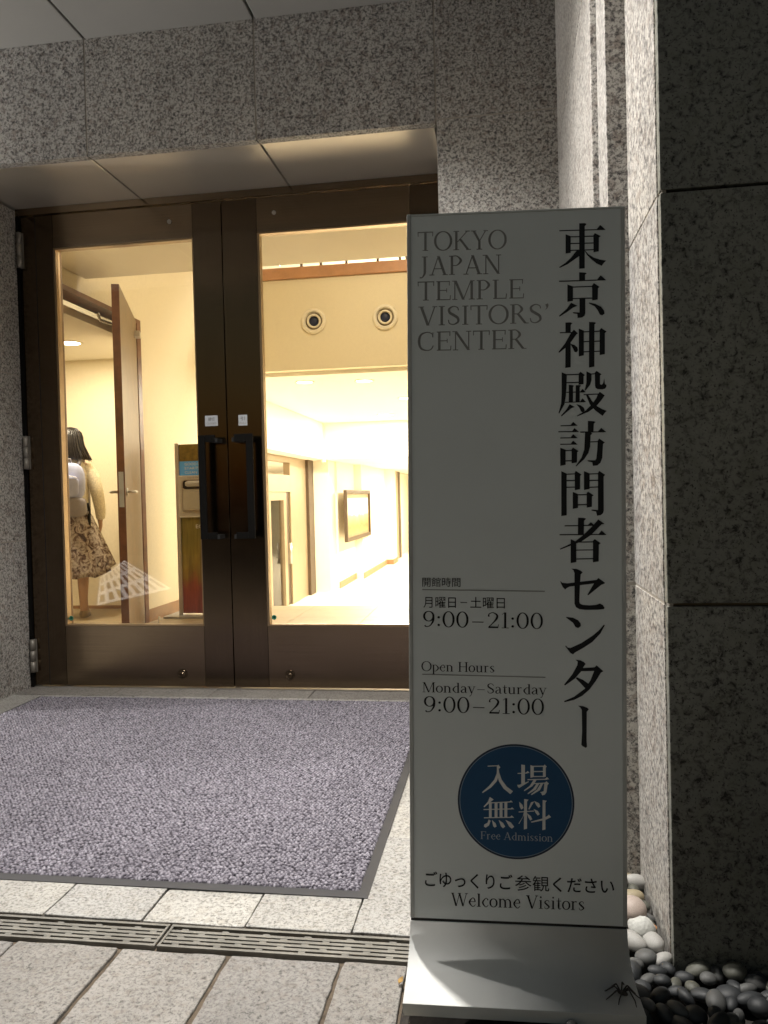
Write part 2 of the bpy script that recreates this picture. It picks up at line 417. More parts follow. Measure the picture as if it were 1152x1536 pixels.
def leaf(x0, x1, gx0, gx1, label, flip):
    """one door leaf: x0..x1 overall, gx0..gx1 glass"""
    t_ = thing('glass_door', label, 'door', ((x0+x1)/2, YD, 0), 'bronze glass door leaves')
    zb, zt, g0, g1 = .012, 2.562, .335, 2.384
    MB().box(x0, gx0, YD, YD+.05, zb, zt).build('stile', M['bronze'], t_, bev=.002)
    MB().box(gx1, x1, YD, YD+.05, zb, zt).build('stile', M['bronze'], t_, bev=.002)
    MB().box(gx0+.001, gx1-.001, YD+.001, YD+.049, g1, zt).build('top_rail', M['bronze_h'], t_, bev=.0015)
    MB().box(gx0+.001, gx1-.001, YD+.001, YD+.049, zb, g0).build('bottom_rail', M['bronze_h'], t_, bev=.0015)
    b_ = .012
    MB().box(gx0, gx0+b_, YD+.004, YD+.046, g0, g1).box(gx1-b_*.6, gx1, YD+.004, YD+.046, g0, g1).box(gx0+b_, gx1-b_*.6, YD+.004, YD+.046, g0, g0+b_*.7).box(gx0+b_, gx1-b_*.6, YD+.004, YD+.046, g1-b_*.7, g1).build('glazing_bead', M['bead'], t_)
    MB().box(gx0+b_*.5, gx1-b_*.3, YD+.021, YD+.029, g0+.004, g1-.004).build('glass_pane', M['glass'], t_)
    return t_
dl = leaf(XL+.02, -1.4175, -2.368, -1.574, 'left bronze door leaf with wide hinge stile and CLOSED sticker', 0)
dr = leaf(-1.4125, XR-.014, -1.226, -.425, 'right bronze door leaf with PULL sticker, partly behind the sign', 1)
# plain seams on the leaf: kick plate and lock
def hinge(z0, z1, parent):
    h = MB()
    for k in range(3):
        a = z0 + (z1-z0)*k/3; h.tube([(XL+.024, YD-.022, a+.001), (XL+.024, YD-.022, z0+(z1-z0)*(k+1)/3-.001)], .014, 14)
    h.box(XL+.024, XL+.038, YD-.010, YD-.001, z0, z1)
    return h.build('hinge', M['hinge'], parent)
for z0, z1 in ((2.285, 2.475), (1.195, 1.375), (.085, .265)): hinge(z0, z1, dl)
def handle(xo, xi, parent):
    """flat C-shaped pull standing off the stile: xo outer bar, xi towards the meeting line"""
    s_ = 1 if xi > xo else -1; yb = YD-.085
    m = MB(); w = .036
    m.box(xo, xo+s_*w, yb, yb+.016, .80, 1.338)
    m.box(xo+s_*(w+.0005), xi, yb+.0005, yb+.0155, 1.302, 1.338).box(xo+s_*(w+.0005), xi, yb+.0005, yb+.0155, .80, .834)
    h = m.build('handle', M['bronze_dark'], parent, bev=.0015)
    for z in (1.312, .812):
        MB().box(xi-s_*.03, xi+s_*.012, yb+.004, YD-.0005, z-.012, z+.010).build('standoff', M['black'], h)
handle(-1.545, -1.455, dl); handle(-1.253, -1.352, dr)
def bolt(x, z, r, parent, name, y=YD):
    o = MB().lathe((x, y, z), (0,-1,0), [(r, -.001), (r, .004), (r*.8, .006), (r*.8, .004), (r*.35, .004), (r*.3, .005)], 20).build(name, M['steel'], parent)
    return o
bolt(-1.70, 2.475, .011, dl, 'plug_screw'); bolt(-1.13, 2.478, .011, dr, 'plug_screw')
for x, p in ((-1.703, dl), (-1.113, dr)):
    o = MB().lathe((x, YD, .078), (0,-1,0), [(.026, -.001), (.026, .005), (.021, .007), (.020, .002), (.011, .002), (.010, .010), (.004, .010)], 24).build('floor_bolt_lock', M['bronze'], p)
mb = MB().box(-2.47, -2.4665, YD-.0006, YD-.0001, .012, 2.56); mb.build('stile_seam', M['black'], dl)

# ------------------------------------------------------------------ lettering
def font_mesh(body, size, mat, name, parent, loc, rot, align='LEFT', width=None, local=True, bold=0.0):
    c = bpy.data.curves.new(name, 'FONT'); c.body = body; c.size = size; c.align_x = align; c.offset = bold
    o = bpy.data.objects.new(name, c); COL.objects.link(o)
    dg = bpy.context.evaluated_depsgraph_get(); me = bpy.data.meshes.new_from_object(o.evaluated_get(dg))
    COL.objects.unlink(o); bpy.data.objects.remove(o); bpy.data.curves.remove(c)
    if width and len(me.vertices):
        xs_ = [v.co.x for v in me.vertices]; k = width/(max(xs_)-min(xs_)); x0 = min(xs_)
        for v in me.vertices: v.co.x = (v.co.x-x0)*k
    me.materials.clear(); me.materials.append(mat)
    o = bpy.data.objects.new(name, me); COL.objects.link(o); o.parent = parent
    o.location = loc; o.rotation_euler = rot
    return o
def sticker(x0, x1, z0, z1, parent, top, bottom):
    y = YD-.0012
    o = MB().box(x0, x1, y, YD-.0002, z0, z1).build('sticker', M['sticker'], parent)
    off = OFF[parent.name]; w = x1-x0
    font_mesh(top, .021, M['ink'], 'lettering', o, Vector((x0+w*.26, y-.0006, z1-.027))-off, (R(90),0,0), width=w*.48)
    font_mesh(bottom, .013, M['ink_grey'], 'lettering', o, Vector((x0+w*.12, y-.0006, z0+.009))-off, (R(90),0,0), width=w*.76)
M['sticker'] = plain('silver sticker', (.50,.52,.56), .5)
sticker(-1.535, -1.465, 1.392, 1.447, dl, '締切', 'CLOSED')
sticker(-1.352, -1.304, 1.388, 1.444, dr, '引', 'PULL')
# small round green marks low on the glass
for x, z, p in ((-2.343, .375, dl), (-1.195, .378, dr)):
    MB().lathe((x, YD+.0205, z), (0,-1,0), [(.013, 0), (.013, .0006), (.006, .0006), (.006, 0)], 20).build('glass_mark', plain('green mark', (.03,.22,.14), .5), p)

# ================================================================== ENTRANCE MAT
mat_ = thing('entrance_mat', 'large purple grey looped entrance mat with dark rubber edge', 'mat', (-1.38, 2.83, 0))
mx0, mx1, my0, my1 = -2.400, -.350, 1.895, 3.745
e_ = .026
mb = MB()
mb.loft([[(mx0,my0,.001),(mx1,my0,.001),(mx1,my1,.001),(mx0,my1,.001)], [(mx0,my0,.003),(mx1,my0,.003),(mx1,my1,.003),(mx0,my1,.003)],
         [(mx0+e_,my0+e_,.0065),(mx1-e_,my0+e_,.0065),(mx1-e_,my1-e_,.0065),(mx0+e_,my1-e_,.0065)]], True, False)
mb.build('rubber_edge', M['rubber'], mat_)
def mat_pile():
    x0, x1, y0, y1 = mx0+e_, mx1-e_, my0+e_, my1-e_
    st = .0025; nx = int((x1-x0)/st); ny = int((y1-y0)/st)
    gx = np.linspace(x0, x1, nx); gy = np.linspace(y0, y1, ny); X, Y = np.meshgrid(gx, gy)
    # tufts on a jittered, staggered lattice turned by a few degrees
    p = .0116; a = R(14); U = (X*math.cos(a)+Y*math.sin(a))/p; V = (-X*math.sin(a)+Y*math.cos(a))/(p*1.10)
    H = np.zeros_like(X); ID = np.zeros_like(X); best = np.full_like(X, 9.)
    iu = np.floor(U); iv = np.floor(V)
    def h2(a_, b_, s_):
        t_ = np.sin(a_*127.1 + b_*311.7 + s_*74.7)*43758.5453; return t_ - np.floor(t_)
    for du in (-1, 0, 1):
        for dv in (-1, 0, 1):
            cu = iu+du; cv = iv+dv
            ox = h2(cu, cv, 1)*.44+.28 + .5*(cv % 2); oy = h2(cu, cv, 2)*.44+.28
            d = np.hypot(U-(cu+ox), (V-(cv+oy))*1.05)
            m = d < best; best = np.where(m, d, best); ID = np.where(m, h2(cu, cv, 3), ID)
    H = .0045 + .0085*np.clip(1-best/.66, 0, 1)**.6*(.7+.5*ID) + .0022*rng.random(X.shape)
    wear = .0012*np.sin(X*3.1+.7)*np.sin(Y*2.3)
    Z = H + wear*.4
    Z[0,:] = Z[-1,:] = .006; Z[:,0] = Z[:,-1] = .006
    co = np.stack([X+.0013*rng.standard_normal(X.shape), Y+.0010*rng.standard_normal(X.shape), Z], -1).reshape(-1, 3) - np.array(OFF[mat_.name])
    i = np.arange(nx*ny).reshape(ny, nx)
    q = np.stack([i[:-1,:-1], i[:-1,1:], i[1:,1:], i[1:,:-1]], -1).reshape(-1, 4)
    me = bpy.data.meshes.new('pile'); me.vertices.add(len(co)); me.vertices.foreach_set('co', co.astype(np.float32).ravel())
    me.loops.add(q.size); me.loops.foreach_set('vertex_index', q.astype(np.int32).ravel())
    me.polygons.add(len(q)); me.polygons.foreach_set('loop_start', np.arange(0, q.size, 4, dtype=np.int32)); me.polygons.foreach_set('loop_total', np.full(len(q), 4, dtype=np.int32))
    me.update(calc_edges=True)
    at = me.attributes.new('yarn_shade', 'FLOAT', 'POINT'); at.data.foreach_set('value', (np.clip(1-best/.60, 0, 1)**.6*(.50+.22*ID) + .40*rng.random(X.shape)).astype(np.float32).ravel())  # random yarn tone, plus shade between the tufts put into the colour
    m, t, b = newmat('looped yarn'); sset(b, rough=.9, spec=.15)
    an = t.nodes.new('ShaderNodeAttribute'); an.attribute_name = 'yarn_shade'
    c = ramp(t, an.outputs['Fac'], [(.15, (.020,.018,.023)), (.36, (.072,.065,.080)), (.56, (.185,.172,.202)), (.85, (.38,.36,.405))])
    cl = ramp(t, noise(t, coords(t), 2.2, 4, .65), [(.3, .84), (.7, 1.1)])
    t.links.new(mixc(t, 1.0, c, cl, 'MULTIPLY'), b.inputs['Base Color'])
    me.materials.append(m)
    o = bpy.data.objects.new('pile', me); COL.objects.link(o); o.parent = mat_
mat_pile()

# ================================================================== DRAIN
def drain(x0, x1, label):
    t_ = thing('drain_grate', label, 'drain grate', ((x0+x1)/2, 1.69, 0), 'slotted drain grates across the paving')
    y0, y1 = 1.645, 1.734
    m = MB().box(x0, x1, y0, y0+.008, -.03, .001).box(x0, x1, y1-.008, y1, -.03, .001).box(x0+.001, x0+.006, y0+.008, y1-.008, -.03, .0005).box(x1-.006, x1-.001, y0+.008, y1-.008, -.03, .0005)
    m.build('frame', M['drain'], t_)
    m = MB(); n = 5; ys = [y0+.008+(y1-y0-.016)*k/n for k in range(n+1)]
    for k in range(1, n): m.box(x0+.006, x1-.006, ys[k]-.0045, ys[k]+.0045, -.012, -.001)
    i = 0; x = x0+.03
    while x < x1-.03:
        for k in range(n):
            xx = x + (.045 if k % 2 else 0)
            if xx < x1-.03: m.box(xx, xx+.016, ys[k]+.0046, ys[k+1]-.0046, -.012, -.0015)
        x += .098
    m.build('bars', M['drain'], t_)
    MB().box(x0, x1, y0+.001, y1-.001, -.055, -.0125).build('channel', M['channel'], t_)
drain(-2.80, -1.795, 'slotted metal drain grate at the far left edge of the paving')
drain(-1.79, -.795, 'slotted metal drain grate, left one in front of the mat')
drain(-.79, XE, 'slotted metal drain grate ending beside the sign foot')

# ================================================================== SIGN STAND
pw, pH, hb, dep = .4291, 1.5191, .0986, .1219
sx, sy_, syaw, sroll, slean = .0185, 1.4473, .056, .0182, -.0158
Rz = Matrix.Rotation(syaw, 4, 'Z'); Ry = Matrix.Rotation(sroll, 4, 'Y'); Rx = Matrix.Rotation(slean, 4, 'X')
SM = Matrix.Translation((sx, sy_, .045)) @ Rz @ Ry @ Rx
sign = thing('sign_stand', 'tall silver visitor sign with Japanese lettering on a curved foot', 'sign', (0,0,0))
sign.matrix_world = SM; OFF[sign.name] = Vector((0,0,0))
tw = .008
SPANEL = MB().box(-pw/2+tw, pw/2-tw, dep, dep+.018, hb, pH-.004).build('panel', M['panel'], sign, local=True)
MB().box(-pw/2, -pw/2+tw-.0003, dep-.002, dep+.020, hb, pH).build('side_trim', M['trim'], sign, local=True, bev=.001)
MB().box(pw/2-tw+.0003, pw/2, dep-.002, dep+.020, hb, pH).build('side_trim', M['trim'], sign, local=True, bev=.001)
MB().box(-pw/2+tw, pw/2-tw, dep-.001, dep+.019, pH-.0038, pH).build('top_trim', M['steel'], sign, local=True)
prof = [(dep-.001, hb-.006), (dep-.0015, .080), (dep-.004, .062), (dep-.010, .046), (dep-.020, .032), (dep-.035, .020), (dep-.055, .012), (dep-.085, .005), (0.0, 0.0)]
th = .022
def _cr(P_, n=8):
    P_ = [P_[0]] + P_ + [P_[-1]]; out = []
    for i in range(1, len(P_)-2):
        for k in range(n):
            t_ = k/n; a, b, c, d = P_[i-1], P_[i], P_[i+1], P_[i+2]
            out.append(tuple(.5*(2*b[q]+(c[q]-a[q])*t_+(2*a[q]-5*b[q]+4*c[q]-d[q])*t_*t_+(3*b[q]-a[q]-3*c[q]+d[q])*t_**3) for q in (0, 1)))
    return out + [P_[-2]]
prof = _cr(prof)
mb = MB(); top = []; bot = []
N = len(prof); NB = int(N*.4)
for i, (n_, v_) in enumerate(prof):
    k = i/(N-1); w = pw/2 + .008*k**1.4
    a = prof[max(i-1,0)]; b_ = prof[min(i+1,N-1)]; tx, tz = b_[0]-a[0], b_[1]-a[1]; L = math.hypot(tx, tz); nx_, nz_ = -tz/L, tx/L
    top.append([(-w, n_, v_), (w, n_, v_)]); 
    bot.append([(-w, n_+ (0.018 if i < NB else .018*(1-(i-NB)/(N-1-NB))), v_-th*min(1, i/NB)), (w, n_ + (0.018 if i < NB else .018*(1-(i-NB)/(N-1-NB))), v_-th*min(1, i/NB))])
rings = [[top[i][0], top[i][1], bot[i][1], bot[i][0]] for i in range(N)]
fo = mb.loft(rings, True, False).build('foot', M['panel_base'], sign, local=True)
b_ = fo.modifiers.new('Subdiv', 'SUBSURF'); b_.levels = b_.render_levels = 0; fo.modifiers.remove(b_)
for p in fo.data.polygons: p.use_smooth = abs(p.normal.x) < .5 and p.normal.z > .02 or (abs(p.normal.x) < .5 and p.normal.y < -.3 and len(p.vertices) == 4 and p.index < 999 and p.center.z > .0)
MB().box(-pw/2+.001, pw/2-.001, dep+.0015, dep+.0165, hb-.012, hb+.006).build('seam', M['black'], sign, local=True)
MB().box(-pw/2+.01, pw/2-.01, dep+.019, dep+.17, -.035, -.020).build('rear_foot', M['panel_base'], sign, local=True, bev=.002)
MB().box(-pw/2+.03, pw/2-.03, dep+.019, dep+.03, -.02, .5).build('back_brace', M['trim'], sign, local=True)

SINV = SM.inverted()
def on_sign(px, py):
    """a point of the sign's flat face, in its own metres (u right, v up)"""
    o = SINV @ CAM; d = SINV.to_3x3() @ ray(px, py); t_ = (dep-o.y)/d.y; p = o + d*t_; return p.x, p.z
class Ink:
    """flat printed shapes, each a hair above the one before"""
    lay = 0
    def __init__(s, ox=0, oy=0, k=1.0): s.mb = MB(); s.ox, s.oy, s.k = ox, oy, k
    def frm(s, ox, oy, k): s.ox, s.oy, s.k = ox, oy, k; return s
    def pt(s, x, y): return on_sign(s.ox+x/s.k, s.oy+y/s.k)
    def P(s, pts, raw=False):
        Ink.lay = (Ink.lay+1) % 24
        y = dep - .0004 - .00002*Ink.lay
        q = pts if raw else [s.pt(*p) for p in pts]
        s.mb.add([(u, y, v) for u, v in q], [tuple(range(len(q)))]); return s
    def H(s, x1, y1, x2, y2, w=15): return s.P([(x1, y1-w/2), (x2, y2-w/2), (x2, y2+w/2), (x1, y1+w/2)])
    def Hs(s, *L, w=15):
        for l in L: s.H(*l, w=w)
        return s
    def done(s, name, mat, parent): return s.mb.build(name, mat, parent, local=True, fix=False)

k1 = Ink()
k1.frm(820, 320, 9.6)   # 東 京
k1.P([(468,145),(548,142),(572,152),(565,168),(548,185),(548,792),(468,800)]).H(182,252,800,234).P([(715,236),(760,178),(775,170),(848,238),(800,242)])
k1.P([(272,302),(345,330),(345,568),(272,580)]).P([(672,318),(692,285),(778,328),(752,350),(750,548),(674,562)])
k1.Hs((340,340,472,336),(545,334,675,330),(340,436,472,434),(545,432,675,428),(340,536,472,532),(545,530,675,524))
k1.P([(430,540),(472,540),(470,615),(400,665),(300,735),(185,788),(180,775),(270,715),(350,640),(400,575)])
k1.P([(545,540),(560,545),(600,590),(680,640),(760,665),(856,682),(822,715),(792,758),(720,725),(640,660),(585,605)])
k1.P([(468,850),(552,855),(578,865),(552,885),(552,970),(468,970)]).H(178,980,810,960).P([(720,962),(770,900),(780,895),(857,964),(800,968)])
k1.P([(298,1025),(378,1055),(378,1262),(298,1275)]).P([(652,1045),(678,1005),(762,1060),(738,1080),(735,1242),(655,1255)])
k1.Hs((370,1064,660,1054),(370,1230,660,1222))
k1.P([(472,1228),(555,1226),(555,1440),(545,1475),(510,1500),(445,1508),(440,1450),(380,1440),(380,1424),(472,1430)])
k1.P([(350,1288),(440,1332),(380,1358),(290,1425),(185,1490),(178,1475),(290,1375)])
k1.P([(608,1285),(700,1305),(780,1345),(825,1400),(832,1445),(800,1470),(765,1460),(735,1400),(690,1340),(610,1300)])
k1.frm(820, 470, 9.6)   # 神 殿
k1.P([(270,133),(340,130),(372,142),(348,165),(345,275),(270,275)]).H(190,280,370,276).P([(392,235),(450,290),(430,300),(360,400),(280,490),(180,568),(168,558),(260,440),(345,290)])
k1.P([(270,470),(345,420),(345,775),(268,788)]).P([(340,440),(400,455),(440,490),(452,530),(430,562),(400,555),(380,510)])
k1.P([(462,220),(535,250),(535,605),(462,622)]).P([(762,240),(785,212),(862,262),(838,285),(838,588),(762,602)]).P([(610,125),(690,128),(712,140),(688,160),(686,768),(608,782)])
k1.Hs((530,268,612,264),(684,262,768,256),(530,410,612,405),(684,404,768,400),(530,556,612,552),(684,550,768,546))
k1.P([(215,848),(290,880),(285,1060),(275,1200),(255,1310),(180,1445),(170,1435),(208,1300),(215,1150)]).Hs((282,885,465,880),(282,1000,465,995))
k1.P([(460,870),(485,842),(550,890),(530,905),(530,1020),(458,1030)])
k1.P([(318,1030),(370,1035),(395,1045),(378,1060),(378,1280),(318,1285)]).P([(418,1035),(478,1035),(498,1045),(475,1060),(475,1280),(415,1283)])
k1.Hs((282,1138,540,1132),(262,1282,540,1275),w=13).P([(480,1132),(515,1088),(562,1136)]).P([(475,1278),(515,1225),(567,1279)])
k1.P([(330,1308),(402,1348),(350,1370),(215,1485),(205,1472),(280,1390)]).P([(425,1308),(490,1325),(535,1360),(550,1400),(520,1428),(495,1415),(470,1360)])
k1.P([(572,835),(645,870),(645,960),(625,1030),(560,1112),(548,1100),(572,1000)]).H(640,875,705,870)
k1.P([(692,855),(718,828),(790,878),(768,895),(768,1020),(790,1030),(812,1010),(828,935),(838,1020),(860,1030),(858,1060),(840,1085),(800,1095),(730,1092),(702,1070),(696,1040)])
k1.H(532,1172,742,1163).P([(735,1165),(765,1130),(835,1182),(780,1260),(712,1340),(600,1420),(440,1485),(435,1475),(560,1400),(650,1310),(715,1220)])
k1.P([(565,1175),(598,1175),(650,1260),(720,1335),(790,1375),(865,1405),(835,1435),(805,1478),(700,1400),(620,1310)])
k1.frm(820, 620, 9.6)   # 訪 問
for (x1,y1,x2,y2) in ((200,180,420,174),(168,266,440,263),(195,356,420,352),(195,447,420,445)):
    k1.H(x1,y1,x2,y2,14).P([(x2-78,y2-2),(x2-40,y2-52),(x2+26,y2+5),(x2-30,y2+8)])
k1.P([(195,495),(272,525),(272,742),(195,757)]).P([(358,520),(378,492),(460,545),(438,560),(435,708),(358,720)]).Hs((268,538,362,534),(268,686,362,682))
k1.P([(592,108),(680,115),(703,125),(678,150),(672,268),(592,268)]).H(482,270,820,267).P([(735,264),(785,210),(858,270),(800,275)])
k1.P([(552,275),(640,275),(655,292),(632,315),(625,480),(600,570),(540,660),(425,765),(418,755),(500,640),(540,520)]).H(625,412,742,408)
k1.P([(735,395),(755,362),(838,420),(812,440),(800,640),(775,710),(730,750),(665,757),(655,705),(590,690),(590,676),(700,676),(715,650),(728,520)])
k1.P([(210,832),(288,868),(288,1468),(210,1480)]).P([(402,855),(418,828),(502,882),(482,900),(480,1092),(405,1107)]).P([(537,832),(618,865),(618,1088),(537,1105)])
k1.P([(738,860),(755,828),(842,885),(820,910),(822,1400),(810,1440),(780,1465),(725,1475),(710,1415),(645,1400),(645,1386),(738,1392)])
k1.Hs((284,878,408,872),(284,970,408,966),(284,1066,408,1062),(614,874,742,870),(614,968,742,964),(614,1066,742,1060))
k1.P([(375,1130),(450,1162),(450,1362),(375,1377)]).P([(575,1150),(595,1127),(675,1180),(652,1198),(650,1345),(576,1358)]).Hs((446,1174,580,1170),(446,1318,580,1312))
k1.frm(820, 770, 9.6)   # 者 セ
k1.P([(450,62),(540,68),(568,78),(538,105),(535,310),(450,310)]).H(258,180,660,174).P([(585,174),(635,128),(690,170),(660,182)])
k1.H(185,308,815,305).P([(740,303),(790,247),(862,310),(810,313)])
k1.P([(742,87),(830,150),(790,158),(640,310),(500,405),(425,435),(195,522),(188,510),(400,410),(530,310),(680,160)])
k1.P([(345,372),(425,408),(425,702),(345,716)]).P([(665,395),(692,370),(778,430),(750,450),(748,692),(665,706)]).Hs((420,415,670,411),(420,530,670,526),(420,658,670,652))
k1.P([(355,795),(430,800),(490,825),(518,850),(490,880),(480,1000),(470,1270),(480,1300),(520,1318),(620,1325),(710,1318),(765,1298),(810,1320),(835,1362),(820,1380),(740,1388),(560,1390),(470,1380),(420,1350),(400,1300),(400,860),(385,820)])
k1.P([(195,972),(225,1000),(300,1008),(480,985),(718,958),(745,930),(840,1000),(830,1012),(785,1030),(605,1175),(588,1180),(588,1168),(680,1010),(480,1035),(330,1055),(290,1075),(265,1098),(230,1060),(205,1010)])
k1.frm(820, 920, 7.317)  # ン タ ー
k1.P([(212,38),(290,48),(345,75),(372,110),(375,140),(345,162),(315,150),(290,105),(215,48)]).P([(210,352),(230,375),(260,380),(380,325),(510,240),(580,180),(628,122),(638,130),(590,220),(500,315),(400,380),(310,430),(290,450),(260,435),(205,362)])
k1.P([(315,508),(370,515),(410,535),(427,555),(405,585),(375,640),(310,715),(200,792),(192,780),(280,670),(335,570),(340,530)])
k1.P([(385,600),(525,592),(548,570),(622,635),(595,650),(540,740),(470,835),(390,905),(300,950),(195,975),(190,962),(300,915),(420,825),(480,735),(520,632),(370,635)]).P([(318,712),(330,700),(400,730),(462,775),(425,825),(370,765)])
k1.P([(345,1012),(400,1018),(445,1035),(462,1052),(440,1080),(438,1400),(443,1460),(430,1477),(390,1455),(380,1440),(388,1300),(385,1060),(370,1035)])
k1.done('lettering', M['ink'], SPANEL)

# --- seriffed Latin letters drawn as strokes
def spl(pts, n=7):
    out = []
    P_ = [pts[0]] + list(pts) + [pts[-1]]
    for i in range(1, len(P_)-2):
        for k in range(n):
            t_ = k/n; a, b, c, d = (np.array(P_[j], float) for j in (i-1, i, i+1, i+2))
            out.append(.5*((2*b)+(c-a)*t_+(2*a-5*b+4*c-d)*t_*t_+(3*b-a-3*c+d)*t_**3))
    out.append(np.array(P_[-2], float)); return out
TH, TN = .125, .045
def v_(x, y0, y1, w=TH): return ('q', [(x-w/2,y0),(x+w/2,y0),(x+w/2,y1),(x-w/2,y1)])
def h_(x0, x1, y, w=TN): return ('q', [(x0,y-w/2),(x1,y-w/2),(x1,y+w/2),(x0,y+w/2)])
def d_(x0, y0, x1, y1, w): return ('q', [(x0-w/2,y0),(x0+w/2,y0),(x1+w/2,y1),(x1-w/2,y1)])
def sf(x, y, L=.30): return h_(x-L/2, x+L/2, y + (.02 if y < .3 else -.02), .04)
def r_(pts): return ('r', pts)
def ring(cx, cy, rx, ry, w=TH, t=TN):
    return ('r', [(cx+rx*math.cos(a), cy+ry*math.sin(a), t+(w-t)*abs(math.cos(a))**1.5) for a in [2*math.pi*k/20 for k in range(21)]])
xh = .66
